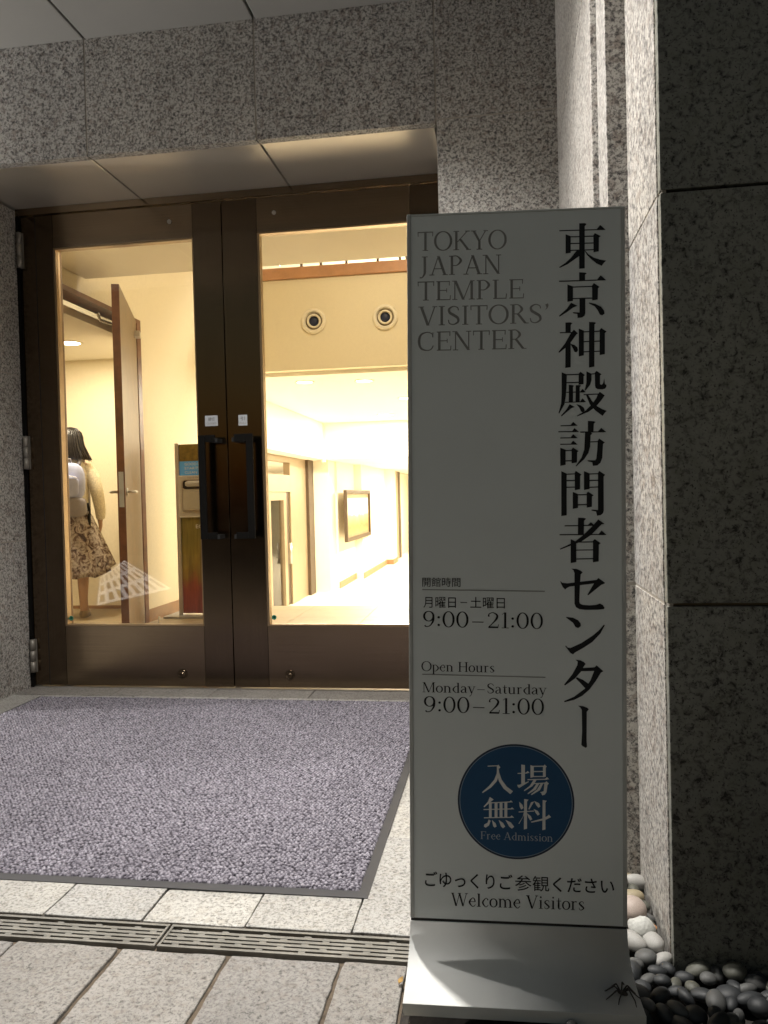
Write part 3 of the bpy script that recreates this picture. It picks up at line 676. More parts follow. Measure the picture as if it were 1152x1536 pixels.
GL = {
 'T': (.90, [v_(.45,0,1), h_(.04,.86,.975,.05), d_(.06,.76,.05,1,.04), d_(.84,.76,.85,1,.04), sf(.45,0)]),
 'O': (1.02, [ring(.51,.5,.43,.49)]),
 'K': (.98, [v_(.2,0,1), sf(.2,0), sf(.2,1), d_(.80,1,.26,.42,.055), d_(.40,.58,.84,0,.14), sf(.80,1,.26), sf(.86,0,.26)]),
 'Y': (.92, [d_(.15,1,.46,.44,.13), d_(.80,1,.46,.44,.055), v_(.46,0,.46), sf(.46,0), sf(.15,1,.28), sf(.80,1,.24)]),
 'J': (.60, [r_([(.36,1,TH),(.36,.3,TH),(.34,.08,.11),(.22,-.1,.05),(.1,-.1,.08)]), sf(.36,1)]),
 'A': (.98, [d_(.13,0,.47,1,.055), d_(.47,1,.82,0,.14), h_(.25,.66,.34,.045), sf(.13,0,.26), sf(.83,0,.28)]),
 'P': (.80, [v_(.2,0,1), sf(.2,0), sf(.2,1), r_([(.18,.975,.045),(.46,.975,.05),(.66,.74,TH),(.46,.5,.05),(.2,.5,.045)])]),
 'N': (1.02, [v_(.18,0,1,.055), d_(.18,1,.84,.0,.14), v_(.84,0,1,.055), sf(.18,0,.26), sf(.14,1,.24), sf(.84,1,.26)]),
 'E': (.84, [v_(.2,0,1), h_(.08,.74,.975), h_(.2,.6,.51), h_(.08,.78,.025), d_(.73,.76,.74,1,.04), d_(.77,0,.79,.25,.04), v_(.6,.4,.62,.035)]),
 'M': (1.22, [v_(.17,0,1,.055), d_(.2,1,.60,0,.13), d_(.60,0,.98,1,.05), v_(1.02,0,1), sf(.17,0,.26), sf(1.02,0), sf(.14,1,.2), sf(1.05,1,.22)]),
 'L': (.80, [v_(.2,0,1), sf(.2,1), h_(.08,.72,.025), d_(.71,0,.74,.27,.04)]),
 'V': (.94, [d_(.14,1,.48,0,.14), d_(.82,1,.48,0,.055), sf(.14,1,.28), sf(.82,1,.24)]),
 'I': (.44, [v_(.22,0,1), sf(.22,0), sf(.22,1)]),
 'S': (.72, [r_([(.60,.76,.05),(.56,.9,.05),(.36,.975,.05),(.15,.85,.1),(.17,.66,.13),(.36,.52,.14),(.56,.37,.13),(.58,.16,.1),(.36,.025,.05),(.16,.09,.05),(.11,.27,.05)])]),
 'R': (.92, [v_(.2,0,1), sf(.2,0), sf(.2,1), r_([(.18,.975,.045),(.44,.975,.05),(.62,.75,TH),(.44,.52,.05),(.2,.52,.045)]), d_(.42,.52,.80,0,.14), sf(.84,0,.22)]),
 'C': (.94, [r_([(.82,.72,.05),(.76,.9,.05),(.52,.975,.05),(.22,.85,.1),(.12,.5,.13),(.22,.14,.1),(.52,.025,.05),(.74,.09,.05),(.84,.27,.05)]), v_(.82,.70,.97,.035)]),
 'F': (.78, [v_(.2,0,1), sf(.2,0), h_(.08,.72,.975), h_(.2,.56,.5), d_(.70,.74,.72,1,.04), v_(.56,.4,.61,.035)]),
 'W': (1.36, [d_(.13,1,.42,0,.13), d_(.68,1,.42,0,.05), d_(.66,1,.95,0,.13), d_(1.22,1,.95,0,.05), sf(.13,1,.26), sf(.67,1,.26), sf(1.22,1,.22)]),
 'H': (1.02, [v_(.2,0,1), v_(.82,0,1), h_(.2,.82,.52), sf(.2,0), sf(.2,1), sf(.82,0), sf(.82,1)]),
 '\u2019': (.34, [r_([(.17,.98,.13),(.20,.9,.13),(.19,.78,.05),(.12,.70,.02)])]),
 '9': (.80, [ring(.39,.68,.27,.31), r_([(.66,.70,.12),(.64,.38,.11),(.46,.08,.06),(.24,.02,.06),(.16,.10,.09)])]),
 '0': (.80, [ring(.40,.5,.29,.49)]),
 '2': (.78, [r_([(.14,.72,.10),(.16,.88,.06),(.38,.975,.05),(.61,.82,.11),(.58,.58,.12),(.34,.28,.06),(.13,.06,.05)]), h_(.12,.68,.05,.10), d_(.66,.02,.70,.24,.04)]),
 '1': (.56, [v_(.30,0,1,.12), sf(.30,0,.4), d_(.27,.99,.12,.86,.04)]),
 ':': (.34, [ring(.17,.13,.03,.03,.09,.09), ring(.17,.62,.03,.03,.09,.09)]),
 '-': (.98, [h_(.16,.82,.36,.05)]),
 'o': (.66, [ring(.33,xh/2,.255,xh/2-.015)]),
 'p': (.72, [v_(.17,-.32,xh), sf(.17,-.32,.28), h_(.04,.17,xh-.02,.04), r_([(.17,xh-.10,.04),(.38,xh-.01,.05),(.62,xh/2,TH),(.38,.01,.05),(.17,.08,.04)])]),
 'e': (.62, [h_(.10,.52,xh*.56,.04), r_([(.53,xh*.56,.10),(.46,xh-.06,.07),(.31,xh-.01,.05),(.09,xh/2,TH),(.30,.015,.06),(.46,.05,.05),(.55,.17,.03)])]),
 'n': (.78, [v_(.18,0,xh), sf(.18,0,.28), h_(.05,.18,xh-.02,.04), r_([(.18,xh-.14,.04),(.38,xh-.015,.06),(.56,xh-.16,.12),(.58,.3,TH),(.58,0,TH)]), sf(.58,0,.28)]),
 'u': (.78, [r_([(.18,xh,TH),(.18,.22,TH),(.22,.06,.10),(.38,.015,.06),(.56,.12,.04)]), v_(.58,0,xh), h_(.05,.18,xh-.02,.04), h_(.46,.58,xh-.02,.04), h_(.58,.72,.02,.04)]),
 'r': (.56, [v_(.18,0,xh), sf(.18,0,.3), h_(.05,.18,xh-.02,.04), r_([(.18,xh-.2,.04),(.32,xh-.03,.05),(.46,xh-.05,.11)])]),
 's': (.54, [r_([(.44,xh-.15,.04),(.38,xh-.03,.04),(.25,xh-.01,.05),(.11,xh-.16,.10),(.27,xh/2,.12),(.43,.16,.10),(.26,.015,.05),(.13,.05,.04),(.09,.18,.04)])]),
 'd': (.74, [v_(.56,0,1), h_(.42,.56,.98,.04), h_(.56,.70,.02,.04), r_([(.56,xh-.10,.04),(.36,xh-.01,.05),(.12,xh/2,TH),(.36,.01,.05),(.56,.09,.04)])]),
 'a': (.66, [r_([(.12,xh-.14,.10),(.18,xh-.03,.05),(.32,xh-.01,.05),(.46,xh-.14,.11),(.47,.2,TH),(.50,.05,.08),(.62,.03,.03)]), r_([(.46,.40,.04),(.24,.33,.06),(.11,.17,.12),(.22,.02,.06),(.46,.12,.04)])]),
 'y': (.70, [d_(.12,xh,.37,0,.12), d_(.60,xh,.37,0,.05), r_([(.37,0,.05),(.28,-.24,.05),(.16,-.30,.07)]), sf(.12,xh,.24), sf(.60,xh,.20)]),
 't': (.46, [r_([(.22,.88,.04),(.22,.5,TH),(.22,.15,TH),(.28,.03,.07),(.42,.08,.03)]), h_(.06,.42,xh-.02,.045)]),
 'l': (.40, [v_(.20,0,1), sf(.20,0,.3), h_(.07,.2,.98,.04)]),
 'c': (.60, [r_([(.50,xh-.14,.10),(.44,xh-.03,.05),(.31,xh-.01,.05),(.10,xh/2,TH),(.30,.015,.06),(.44,.05,.05),(.53,.17,.03)])]),
 'm': (1.16, [v_(.18,0,xh), sf(.18,0,.28), h_(.05,.18,xh-.02,.04), r_([(.18,xh-.14,.04),(.38,xh-.015,.06),(.55,xh-.16,.12),(.57,.3,TH),(.57,0,TH)]), sf(.57,0,.26), r_([(.57,xh-.14,.04),(.77,xh-.015,.06),(.94,xh-.16,.12),(.96,.3,TH),(.96,0,TH)]), sf(.96,0,.28)]),
 'i': (.40, [v_(.20,0,xh), sf(.20,0,.3), h_(.07,.2,xh-.02,.04), ring(.20,.88,.028,.028,.08,.08)]),
 ' ': (.38, []),
}
def latin(ink, text, x0, y0, x1, y1, cap, narrow=None):
    """text set along the photograph line (x0,y0)-(x1,y1) on the sign's face"""
    tot = sum(GL[c][0] for c in text); A = np.array(on_sign(x0, y0)); B = np.array(on_sign(x1, y1)); T = np.array(on_sign(x0, y0-cap))
    ex = (B-A)/tot; ey = T-A; x = 0.0
    for ch in text:
        w, items = GL[ch]
        for kind, pts in items:
            f = lambda p: tuple(A + ex*(x+p[0]) + ey*p[1])
            if kind == 'q': ink.P([f(p) for p in pts], True)
            else:
                q = spl(pts); n = len(q); Ls = []; Rs = []
                for i in range(n):
                    tg = q[min(i+1,n-1)][:2]-q[max(i-1,0)][:2]; L = np.hypot(*tg) or 1; nn = np.array([-tg[1], tg[0]])/L*q[i][2]/2
                    Ls.append(q[i][:2]+nn); Rs.append(q[i][:2]-nn)
                Ink.lay = (Ink.lay+1) % 24; yy = dep-.0004-.00002*Ink.lay
                pts3 = [(f(p)[0], yy, f(p)[1]) for p in Ls] + [(f(p)[0], yy, f(p)[1]) for p in Rs]
                ink.mb.add(pts3, [(i, i+1, n+i+1, n+i) for i in range(n-1)])
        x += w
Z1 = lambda x, y: (600+x/3.2, 300+y/3.2)
Z3 = lambda x, y: (600+x/3.2, 850+y/3.2)
Z4 = lambda x, y: (600+x/3.2, 1090+y/3.2)
ZF = lambda x, y: (685+x/6.4, 1110+y/6.4)
for txt, a, b in (('TOKYO', (82,246), (514,235)), ('JAPAN', (86,364), (490,354)), ('TEMPLE', (82,484), (598,472)), ('VISITORS\u2019', (88,604), (720,590)), ('CENTER', (80,726), (604,714))):
    i_ = Ink(); latin(i_, txt, *Z1(*a), *Z1(*b), 28.5); i_.done('lettering', M['ink_grey'], SPANEL)
for txt, a, b, cap in (('9:00-21:00', (106,288), (690,299), 23.5), ('Open Hours', (102,500), (456,508), 14.5), ('Monday-Saturday', (106,602), (704,614), 15), ('9:00-21:00', (110,697), (695,711), 23.5)):
    i_ = Ink(); latin(i_, txt, *Z3(*a), *Z3(*b), cap); i_.done('lettering', M['ink'], SPANEL)
i_ = Ink(); latin(i_, 'Welcome Visitors', *Z4(244,859), *Z4(888,881), 19.5); i_.done('lettering', M['ink'], SPANEL)
i_ = Ink(600, 850, 3.2)
i_.H(107,110,695,118,4.5); i_.done('rule_line', M['ink_grey'], SPANEL)
i_ = Ink(600, 850, 3.2); i_.H(107,516,698,531,4.5); i_.done('rule_line', M['ink_grey'], SPANEL)
def cjk(text, a, b, hpx, mat=None, bold=.0):
    A = on_sign(*a); B = on_sign(*b); T = on_sign(a[0], a[1]-hpx); w = math.hypot(B[0]-A[0], B[1]-A[1]); hh = T[1]-A[1]
    o = font_mesh(text, hh*1.08, mat or M['ink'], 'lettering', SPANEL, (A[0], dep-.0009, A[1]), (R(90), -math.atan2(B[1]-A[1], B[0]-A[0]), 0), width=w, bold=bold)
cjk('開館時間', Z3(107,92), Z3(290,93.5), 14)
cjk('月曜日', Z3(112,192), Z3(268,193.5), 17)
i_ = Ink(600, 850, 3.2); i_.H(290,172,322,172.6,3.2); i_.done('lettering', M['ink'], SPANEL)
cjk('土曜日', Z3(337,194), Z3(503,196.5), 17)
cjk('ごゆっくりご', Z4(120,760), Z4(540,778), 23, bold=.0003)
cjk('参観', Z4(552,779), Z4(716,785), 23)
cjk('ください', Z4(734,786), Z4(1028,797), 23, bold=.0003)

# --- round blue notice
cu, cv = on_sign(773.5, 1202.5); ru = abs(on_sign(861,1203)[0]-on_sign(686,1203)[0])/2
def disc(r0, r1, y, name, mat, n=96):
    m = MB()
    if r0 == 0: m.add([(cu+r1*math.cos(2*math.pi*k/n), dep-y, cv+r1*math.sin(2*math.pi*k/n)) for k in range(n)], [tuple(range(n))])
    else:
        m.add([(cu+r*math.cos(2*math.pi*k/n), dep-y, cv+r*math.sin(2*math.pi*k/n)) for r in (r0, r1) for k in range(n)], [(k, (k+1)%n, n+(k+1)%n, n+k) for k in range(n)])
    return m.build(name, mat, SPANEL, local=True, fix=False)
disc(0, ru, .00020, 'disc_rim', M['blue_rim']); disc(0, ru*.968, .00028, 'blue_disc', M['blue']); disc(ru*.957, ru*.968, .00034, 'disc_line', M['blue_line'])
k2 = Ink(685, 1110, 6.4)
k2.H(298,250,392,246,9).P([(385,248),(400,235),(420,262),(404,275),(408,310),(432,380),(480,445),(540,490),(532,500),(515,518),(450,465),(405,395),(388,330)]).P([(386,290),(408,330),(385,395),(330,455),(250,508),(243,500),(310,440),(360,380),(384,320)])
k2.H(585,320,680,315,9).P([(662,315),(682,296),(700,316)]).P([(620,235),(655,240),(655,425),(620,432)]).P([(580,430),(605,428),(690,395),(692,403),(600,460),(588,450)])
k2.P([(708,240),(740,250),(740,355),(708,362)]).P([(828,252),(845,235),(865,255),(855,265),(855,352),(828,358)]).Hs((735,252,832,251),(735,302,832,301),(735,350,832,349),w=10)
k2.H(680,380,870,376,10).P([(846,374),(868,355),(888,377)]).P([(738,382),(766,385),(730,440),(650,490),(645,482),(700,440)])
k2.H(740,418,848,412,9).P([(842,412),(862,395),(885,418),(872,430),(862,500),(845,525),(820,530),(812,508),(798,502),(835,490)]).P([(765,420),(792,420),(760,475),(685,520),(680,512),(735,465)]).P([(805,418),(830,418),(800,480),(720,528),(712,520),(770,475)])
k2.P([(318,545),(355,570),(330,590),(265,645),(258,638),(300,590)]).H(322,602,520,593,9).P([(502,594),(520,578),(540,598)]).H(258,666,535,660,9).P([(512,660),(532,645),(554,665)]).H(262,745,530,741,9).P([(508,741),(528,722),(552,746)])
for a, b in ((310,336),(364,392),(412,440),(458,486)): k2.P([(a,597),(b,595),(b,744),(a,745)])
k2.P([(308,762),(326,775),(310,820),(280,840),(262,832),(265,810),(295,795)]).P([(338,766),(375,800),(383,830),(365,840),(350,825)]).P([(403,766),(445,795),(466,830),(445,847),(425,828)]).P([(468,766),(520,790),(552,832),(530,850),(505,832)])
k2.P([(648,565),(690,572),(675,590),(675,850),(645,858)]).H(595,690,742,681,9).P([(600,592),(630,620),(642,652),(620,667),(605,640)]).P([(712,598),(742,588),(735,605),(697,667),(688,662)]).P([(646,690),(650,712),(600,805),(594,800),(635,735)]).P([(673,700),(710,728),(726,760),(706,772),(690,747)])
k2.P([(825,575),(865,582),(852,600),(852,858),(822,865)]).P([(742,583),(790,605),(804,636),(785,650),(765,627)]).P([(738,660),(780,680),(797,712),(778,724),(760,702)]).P([(710,783),(820,753),(868,730),(885,715),(906,740),(850,766),(720,792)])
k2.done('lettering', M['ink_pale'], SPANEL)
i_ = Ink(); latin(i_, 'Free Admission', *ZF(226,948), *ZF(926,976), 11.5); i_.done('lettering', M['ink_pale2'], SPANEL)

# ------------------------------------------------------------------ glowing grid added outside to give the pale pattern in the left door glass
def added_glow_grid():
    def q(px, py): w = onZ(px, py, 0); return Vector((w.x, 2*(YD+.02)-w.y, .004))
    bl, br, tr, tl = q(145,909), q(255,884), q(186,842), q(150,868)
    def at2(u, v): return bl*(1-u)*(1-v) + br*u*(1-v) + tr*u*v + tl*(1-u)*v
    t_ = thing('added_glow_grid', 'added white glowing grid in the forecourt, mirrored in the left door glass', 'floor light', (bl+tr)/2)
    nr, nc = 3, 8; m = MB()
    def strip(u0, u1, v0, v1):
        a = [at2(u0,v0), at2(u1,v0), at2(u1,v1), at2(u0,v1)]; m.loft([[p_ for p_ in a], [p_+Vector((0,0,.012)) for p_ in a]], True, False)
    for i in range(nr+1): strip(0, 1, i/nr-(.09/nr if i else 0), i/nr+(.09/nr if i < nr else 0))
    for i in range(nr):
        for k in range(nc+1): strip(max(0, k/nc-.026), min(1, k/nc+.026), (i+.092)/nr, (i+.908)/nr)
    m.build('glow_grille', emis('added glow white', (1,.97,.9), 2.3), t_)
    a = [at2(0,0), at2(1,0), at2(1,1), at2(0,1)]
    MB().loft([[p_-Vector((0,0,.006)) for p_ in a], [p_-Vector((0,0,.001)) for p_ in a]], True, False).build('tray', M['grey_plastic'], t_)
added_glow_grid()

# ================================================================== SPIDER on the foot
def skin_mesh(name, verts, edges, radii, mat, sub=1, root=0):
    me = bpy.data.meshes.new(name); me.from_pydata(verts, edges, []); o = bpy.data.objects.new(name, me); COL.objects.link(o)
    m = o.modifiers.new('Skin', 'SKIN'); m.use_smooth_shade = True; m.branch_smoothing = .3
    for i, r in enumerate(radii):
        sv = me.skin_vertices[0].data[i]; sv.radius = (r, r) if not hasattr(r, '__len__') else r; sv.use_root = (i == root)
    if sub: s_ = o.modifiers.new('Sub', 'SUBSURF'); s_.levels = s_.render_levels = sub
    dg = bpy.context.evaluated_depsgraph_get(); res = bpy.data.meshes.new_from_object(o.evaluated_get(dg))
    COL.objects.unlink(o); bpy.data.objects.remove(o)
    for p in res.polygons: p.use_smooth = True
    res.materials.clear(); res.materials.append(mat); res.name = name
    o = bpy.data.objects.new(name, res); COL.objects.link(o); return o
def spider():
    o = SINV @ CAM; d = SINV.to_3x3() @ ray(933, 1489)
    tt = (.011-o.z)/d.z; c = o + d*tt
    v = [(0,0,0), (.006,-.003,.0005), (.0105,-.0065,.001), (-.005,.0015,0), (-.0085,.003,-.001)]
    e = [(0,1),(1,2),(0,3),(3,4)]; r = [.0042, .0050, .0028, .0036, .0016]
    legs = [((-.010,.010,.010), (-.020,.016,-.002), (-.024,.019,-.006)), ((.001,.014,.012), (.006,.026,.000), (.006,.034,-.005)), ((-.014,.002,.010), (-.028,.001,.000), (-.036,.003,-.006)),
            ((.010,.009,.010), (.022,.006,.000), (.028,.010,-.006)), ((-.010,-.010,.009), (-.022,-.016,.000), (-.030,-.019,-.006)), ((.012,-.004,.010), (.022,-.020,.000), (.024,-.030,-.006)),
            ((.000,-.012,.009), (-.006,-.022,.000), (-.008,-.030,-.006)), ((.012,.002,.010), (.026,-.004,.000), (.034,-.002,-.006))]
    for k, l in enumerate(legs):
        b0 = len(v); base = Vector(l[0]).normalized()*.0030; v.append((base.x-.001, base.y, .001)); r.append(.0015); e.append((0, b0))
        for j, p in enumerate(l):
            v.append(p); r.append([.0016, .0013, .0009][j]); e.append((b0+j, b0+j+1))
    m = plain('spider brown', (.028,.022,.018), .6, var=.4, vs=300)
    s_ = skin_mesh('spider', v, e, r, m, 1)
    s_.matrix_world = SM @ Matrix.Translation(c) @ Matrix.Rotation(R(-8), 4, 'Z')
    tag(s_, 'large dark brown spider with eight splayed legs on the sign foot', 'spider')
spider()

# ================================================================== PEBBLES
PM = [plain('pebble '+n, c, .55, 0, .5, var=.22, vs=22, bmp=.15, bs=120) for n, c in (
    ('grey', (.085,.085,.082)), ('pale', (.34,.33,.31)), ('dark', (.028,.030,.032)), ('ochre', (.30,.25,.16)), ('pink', (.38,.31,.27)), ('olive', (.085,.085,.068)))]
def pebble_mesh(seed, rough=.10, ang=False):
    r_ = np.random.default_rng(seed); bm = bmesh.new(); bmesh.ops.create_icosphere(bm, subdivisions=3, radius=1.0)
    dirs = r_.standard_normal((7, 3)); dirs /= np.linalg.norm(dirs, axis=1)[:, None]; am = r_.uniform(-rough, rough, 7)
    for v in bm.verts:
        n = np.array(v.co); s_ = 1.0
        for d, a in zip(dirs, am): s_ += a*max(0, n.dot(d))**2
        if ang:
            for d in dirs: 
                k = n.dot(d)
                if k > .72: s_ *= .72/k
        v.co = v.co*s_
    me = bpy.data.meshes.new('pebble'); bm.to_mesh(me); bm.free()
    for p in me.polygons: p.use_smooth = not ang
    return me
PMESH = [pebble_mesh(i) for i in range(8)]
pts = []
def pebble_ok(x, y, r): return all((x-a)**2+(y-b)**2 > (.80*(r+c))**2 for a, b, c in pts)
def in_bed(x, y):
    if y > 1.67 and x > (.315 if y < 2.06 else .268): return False
    return True
# front edge of the sign's foot in the world, so that no stone lies on top of it
def under_foot(x, y, r):
    p = SINV @ Vector((x, y, .03)); return abs(p.x) < pw/2 + .01 and -.004 - r < p.y < dep + .03
items = []
spec = [(.286,1.775,.030,'quartz'), (.276,1.845,.029,'pink'), (.303,1.735,.026,'pale'), (.262,1.735,.024,'pale'), (.283,1.937,.028,'ochre'), (.268,2.00,.024,'pale')]
for x, y, r, k in spec: pts.append((x, y, r)); items.append((x, y, r, k))
tries = 0
while tries < 16000:
    tries += 1
    x = random.uniform(XE+.02, .80); y = random.uniform(1.36, 2.06); r = random.choice([.015,.017,.019,.021,.024])
    if not in_bed(x, y) or under_foot(x, y, r) or y > 1.66 and x < .19: continue
    if math.hypot(x-.522, y-1.36) < .10: continue
    if pebble_ok(x, y, r): pts.append((x, y, r)); items.append((x, y, r, None))
NAMES = {0:'grey', 1:'pale grey', 2:'charcoal', 3:'ochre', 4:'pinkish', 5:'olive grey'}
def put_pebble(x, y, r, k, me=None, mi=None):
    me = me or random.choice(PMESH)
    o = bpy.data.objects.new('river_pebble', me); COL.objects.link(o)
    el = random.uniform(1.0, 1.45)
    o.scale = (r*el, r/el*1.08, r*random.uniform(.6, .85)); o.rotation_euler = (random.uniform(-.25,.25), random.uniform(-.25,.25), random.uniform(0, 6.28))
    o.location = (x, y, .002+r*.42+random.uniform(-.004,.012))
    if len(me.materials) == 0: me.materials.append(None)
    o.material_slots[0].link = 'OBJECT'; o.material_slots[0].material = PM[mi]
    return o
for x, y, r, k in items:
    if k == 'quartz':
        o = put_pebble(x, y, r, k, pebble_mesh(99, .12, True), 1); o.scale = (r*1.15, r*.95, r*.95); o.location.z = .035
        o.material_slots[0].material = plain('white quartz', (.50,.50,.47), .5, bmp=.4, bs=60)
        tag(o, 'angular white stone, the only sharp edged one, beside the sign foot', 'pebble', 'river pebbles along the wall foot'); continue
    if k == 'pink':
        o = put_pebble(x, y, r, k, PMESH[2], 4); o.scale = (r*1.1, r, r*.9); o.location.z = .036
        tag(o, 'round pinkish tan pebble just behind the angular white stone', 'pebble', 'river pebbles along the wall foot'); continue
    if k == 'ochre':
        o = put_pebble(x, y, r, k, PMESH[1], 3); o.scale = (r*1.35, r*.8, r*.7); o.rotation_euler.z = .1
        tag(o, 'long ochre pebble in the lit strip beside the pilaster', 'pebble', 'river pebbles along the wall foot'); continue
    if k == 'pale':
        o = put_pebble(x, y, r, k, None, 1)
        tag(o, 'pale smooth pebble in the lit strip between sign and pilaster', 'pebble', 'river pebbles along the wall foot'); continue
    mi = random.choices([0,1,2,3,4,5], [1.5,4,.8,1.4,1.4,1.5] if y > 1.67 else [4,.12,5,.05,.05,2.5])[0]  # pale stones where lit, dark where shaded: light put into the colour choice
    o = put_pebble(x, y, r, k, None, mi)
    if y > 1.67: lb = '%s rounded pebble between the sign and the lit pilaster' % NAMES[mi]
    elif x > .26: lb = '%s rounded pebble in shadow at the foot of the dark wall' % NAMES[mi]
    else: lb = '%s rounded pebble along the front edge of the sign foot' % NAMES[mi]
    tag(o, lb, 'pebble', 'river pebbles along the wall foot')
# the rest of the bed, hidden behind the sign, is one mass
mass = MB(); P0 = PMESH[3]; pv = [tuple(v.co) for v in P0.vertices]; pf = [tuple(p.vertices) for p in P0.polygons]
for y in np.arange(1.70, 3.38, .046):
    for x in np.arange(XE+.025, .26, .048):
        if y < 2.06 and x > .19: continue
        jx, jy = random.uniform(-.008,.008), random.uniform(-.008,.008); r = random.uniform(.020,.028); a = random.uniform(0, 6.28); h = random.uniform(.55,.85)
        mass.add([(x+jx+r*(p[0]*1.2*math.cos(a)-p[1]*math.sin(a)), y+jy+r*(p[0]*1.2*math.sin(a)+p[1]*math.cos(a)), .004+r*.4+p[2]*r*h) for p in pv], pf, True)
tag(mass.build('gravel', PM[0], fix=False), 'grey river stones filling the bed behind the sign', 'gravel', kind='stuff')

def leaf_thing(x, y, z, a, label, col):
    m = MB(); n = 7; L_, w = .016, .005
    vs = []
    for i in range(n):
        k = i/(n-1); ww = w*math.sin(math.pi*min(1,k*1.02))**.8+.0004
        for q in (-1, 0, 1): vs.append((x+math.cos(a)*(k-.5)*L_-math.sin(a)*q*ww, y+math.sin(a)*(k-.5)*L_+math.cos(a)*q*ww, z+.004*abs(q)+.005*k*k))
    fs = []
    for i in range(n-1):
        for q in range(2): b0 = i*3+q; fs.append((b0, b0+1, b0+4, b0+3))
    m.add(vs, fs, True); o = m.build('dry_leaf', plain('dry leaf', col, .7, var=.3, vs=90), fix=False)
    so = o.modifiers.new('Solid', 'SOLIDIFY'); so.thickness = .0005
    return tag(o, label, 'leaf')
p = onZ(604, 1474, .004); leaf_thing(p.x-.004, p.y, .004, 1.2, 'small yellow brown dry leaf on the paving beside the sign foot', (.34,.20,.05))
p = onX(989, 1412, .322); leaf_thing(.312, p.y, .034, 1.9, 'tiny orange dry leaf on the pebbles against the pilaster', (.33,.13,.03))
# tan post at the right edge of the frame
post = thing('post', 'dim tan post standing at the right edge before the dark wall', 'post', (.522, 1.36, 0))
MB().lathe((.522,1.36,0), (0,0,1), [(.062,-.03),(.062,.43),(.058,.455),(.045,.468),(.02,.472)], 32).build('shaft', plain('tan post paint', (.33,.22,.08), .6), post)
MB().lathe((.522,1.36,0), (0,0,1), [(.075,-.03),(.075,.012),(.066,.016)], 32).build('collar', M['trim'], post)

# ================================================================== INSIDE: setting
ZF = -.70                                        # floor of the lower hall
XW = -2.93                                       # left wall of the vestibule
struct('vestibule_floor', slabs(XW, 2.2, [XW+.6*i for i in range(1, 9)], 4.03, 7.08, [4.6, 5.2, 5.8, 6.4, 6.82], .0, .004, .06, .0003), M['tile'])
struct('vestibule_floor_edge', MB().box(-3.05, 2.2, 4.02, 7.079, -.75, -.061), M['tile'])
struct('vestibule_ceiling', MB().box(-2.90, 2.2, YD+.08, 5.25, 2.602, 2.72), M['cream'])
# left wall with a doorway y 5.15 - 6.15
wl = MB().box(XW-.12, XW, 4.03, 4.94, 0, 4.1).box(XW-.12, XW, 6.08, 8.0, 0, 4.1).box(XW-.12, XW, 4.94, 6.08, 2.47, 4.1)
struct('vestibule_wall', wl, M['wallpaper'])
struct('skirting', MB().box(XW+.001, XW+.014, 6.13, 7.9, .001, .105), M['skirt'])
struct('vestibule_side_wall', MB().box(2.2, 2.3, 4.03, 8.1, -.1, 4.1), M['wallpaper'])
struct('entrance_inner_wall', MB().box(XR+.02, 2.2, 3.91, 4.03, 0, 4.1).box(-6.2, XL-.02, 4.03, 4.2, 0, 4.1).box(XL, XR, YD+.08, 4.2, 2.73, 4.1), M['wallpaper'])
# hall wall above the corridor, wooden rail on top and the bright upper floor behind it
struct('hall_wall', MB().box(XW, 2.2, 8.0, 8.12, 2.34, 3.285), M['wallpaper'])
rail = thing('balustrade_rail', 'warm brown wooden rail along the top of the cream hall wall', 'rail', (-.4, 8.0, 3.29))
MB().box(XW, 2.2, 7.97, 8.15, 3.288, 3.405).build('rail', M['rail_wood'], rail, bev=.004)
for i, x in enumerate((-2.03, -1.82, -1.55, -1.22, -.99, -.92)):
    MB().box(x, x+.022, 8.03, 8.06, 3.406, 4.05).build('baluster', M['mull'], rail)
struct('upper_wall', MB().box(-6, 3, 11.0, 11.1, 2.4, 5.6).box(-6.0, -5.9, 8.2, 11, 2.4, 5.6).box(2.9, 3, 8.2, 11, 2.4, 5.6), M['cream'])
struct('upper_floor', MB().box(-6, 3, 8.13, 11.1, 2.36, 2.42), M['cream'])
struct('high_ceiling', MB().box(-3.2, 2.3, 4.0, 8.2, 4.1, 4.2).box(-6, 3, 8.2, 11.1, 5.6, 5.7), M['white'])
# lower hall and corridor
struct('hall_floor', MB().box(-8.5, 2.6, 7.08, 26, ZF-.05, ZF), M['hallfloor'])
struct('hall_ceiling', MB().box(-3.05, 2.6, 8.12, 13.4, 2.30, 2.338), M['white'])
struct('corridor_ceiling', MB().box(-3.05, 2.6, 13.4, 26, 1.67, 2.298).box(-8.5, -3.051, 8.12, 26, 1.671, 2.298), M['white'])
struct('hall_left_wall', MB().box(-3.5, -3.05, 7.08, 8.119, ZF, 2.33), M['wallpaper'])
struct('hall_right_wall', MB().box(2.6, 2.7, 7.0, 26, ZF, 2.4), M['white'])
struct('hall_column', MB().box(-3.40, -3.06, 13.75, 14.3, ZF, 1.668), M['cream'])
struct('corner_strip', MB().box(-3.078, -3.02, 13.36, 13.42, 1.62, 2.30), M['cream'])
struct('corridor_wall', MB().box(-3.30, -3.02, 14.301, 16.0, ZF, 1.669).box(-3.3, -2.86, 16.001, 19.3, ZF, 1.669).box(-3.3, -2.70, 19.301, 20.1, ZF, 1.668).box(-3.3, -2.86, 20.101, 21.6, ZF, 1.669), M['cream'])
struct('corridor_skirting', MB().box(-3.02, -3.005, 14.3, 15.98, ZF, ZF+.12).box(-2.86, -2.845, 16.0, 19.28, ZF, ZF+.12).box(-2.86, -2.69, 19.285, 19.3, ZF, ZF+.12).box(-2.70, -2.685, 19.3, 20.1, ZF, ZF+.12).box(-2.86, -2.845, 20.1, 21.5, ZF, ZF+.12), M['skirt'])
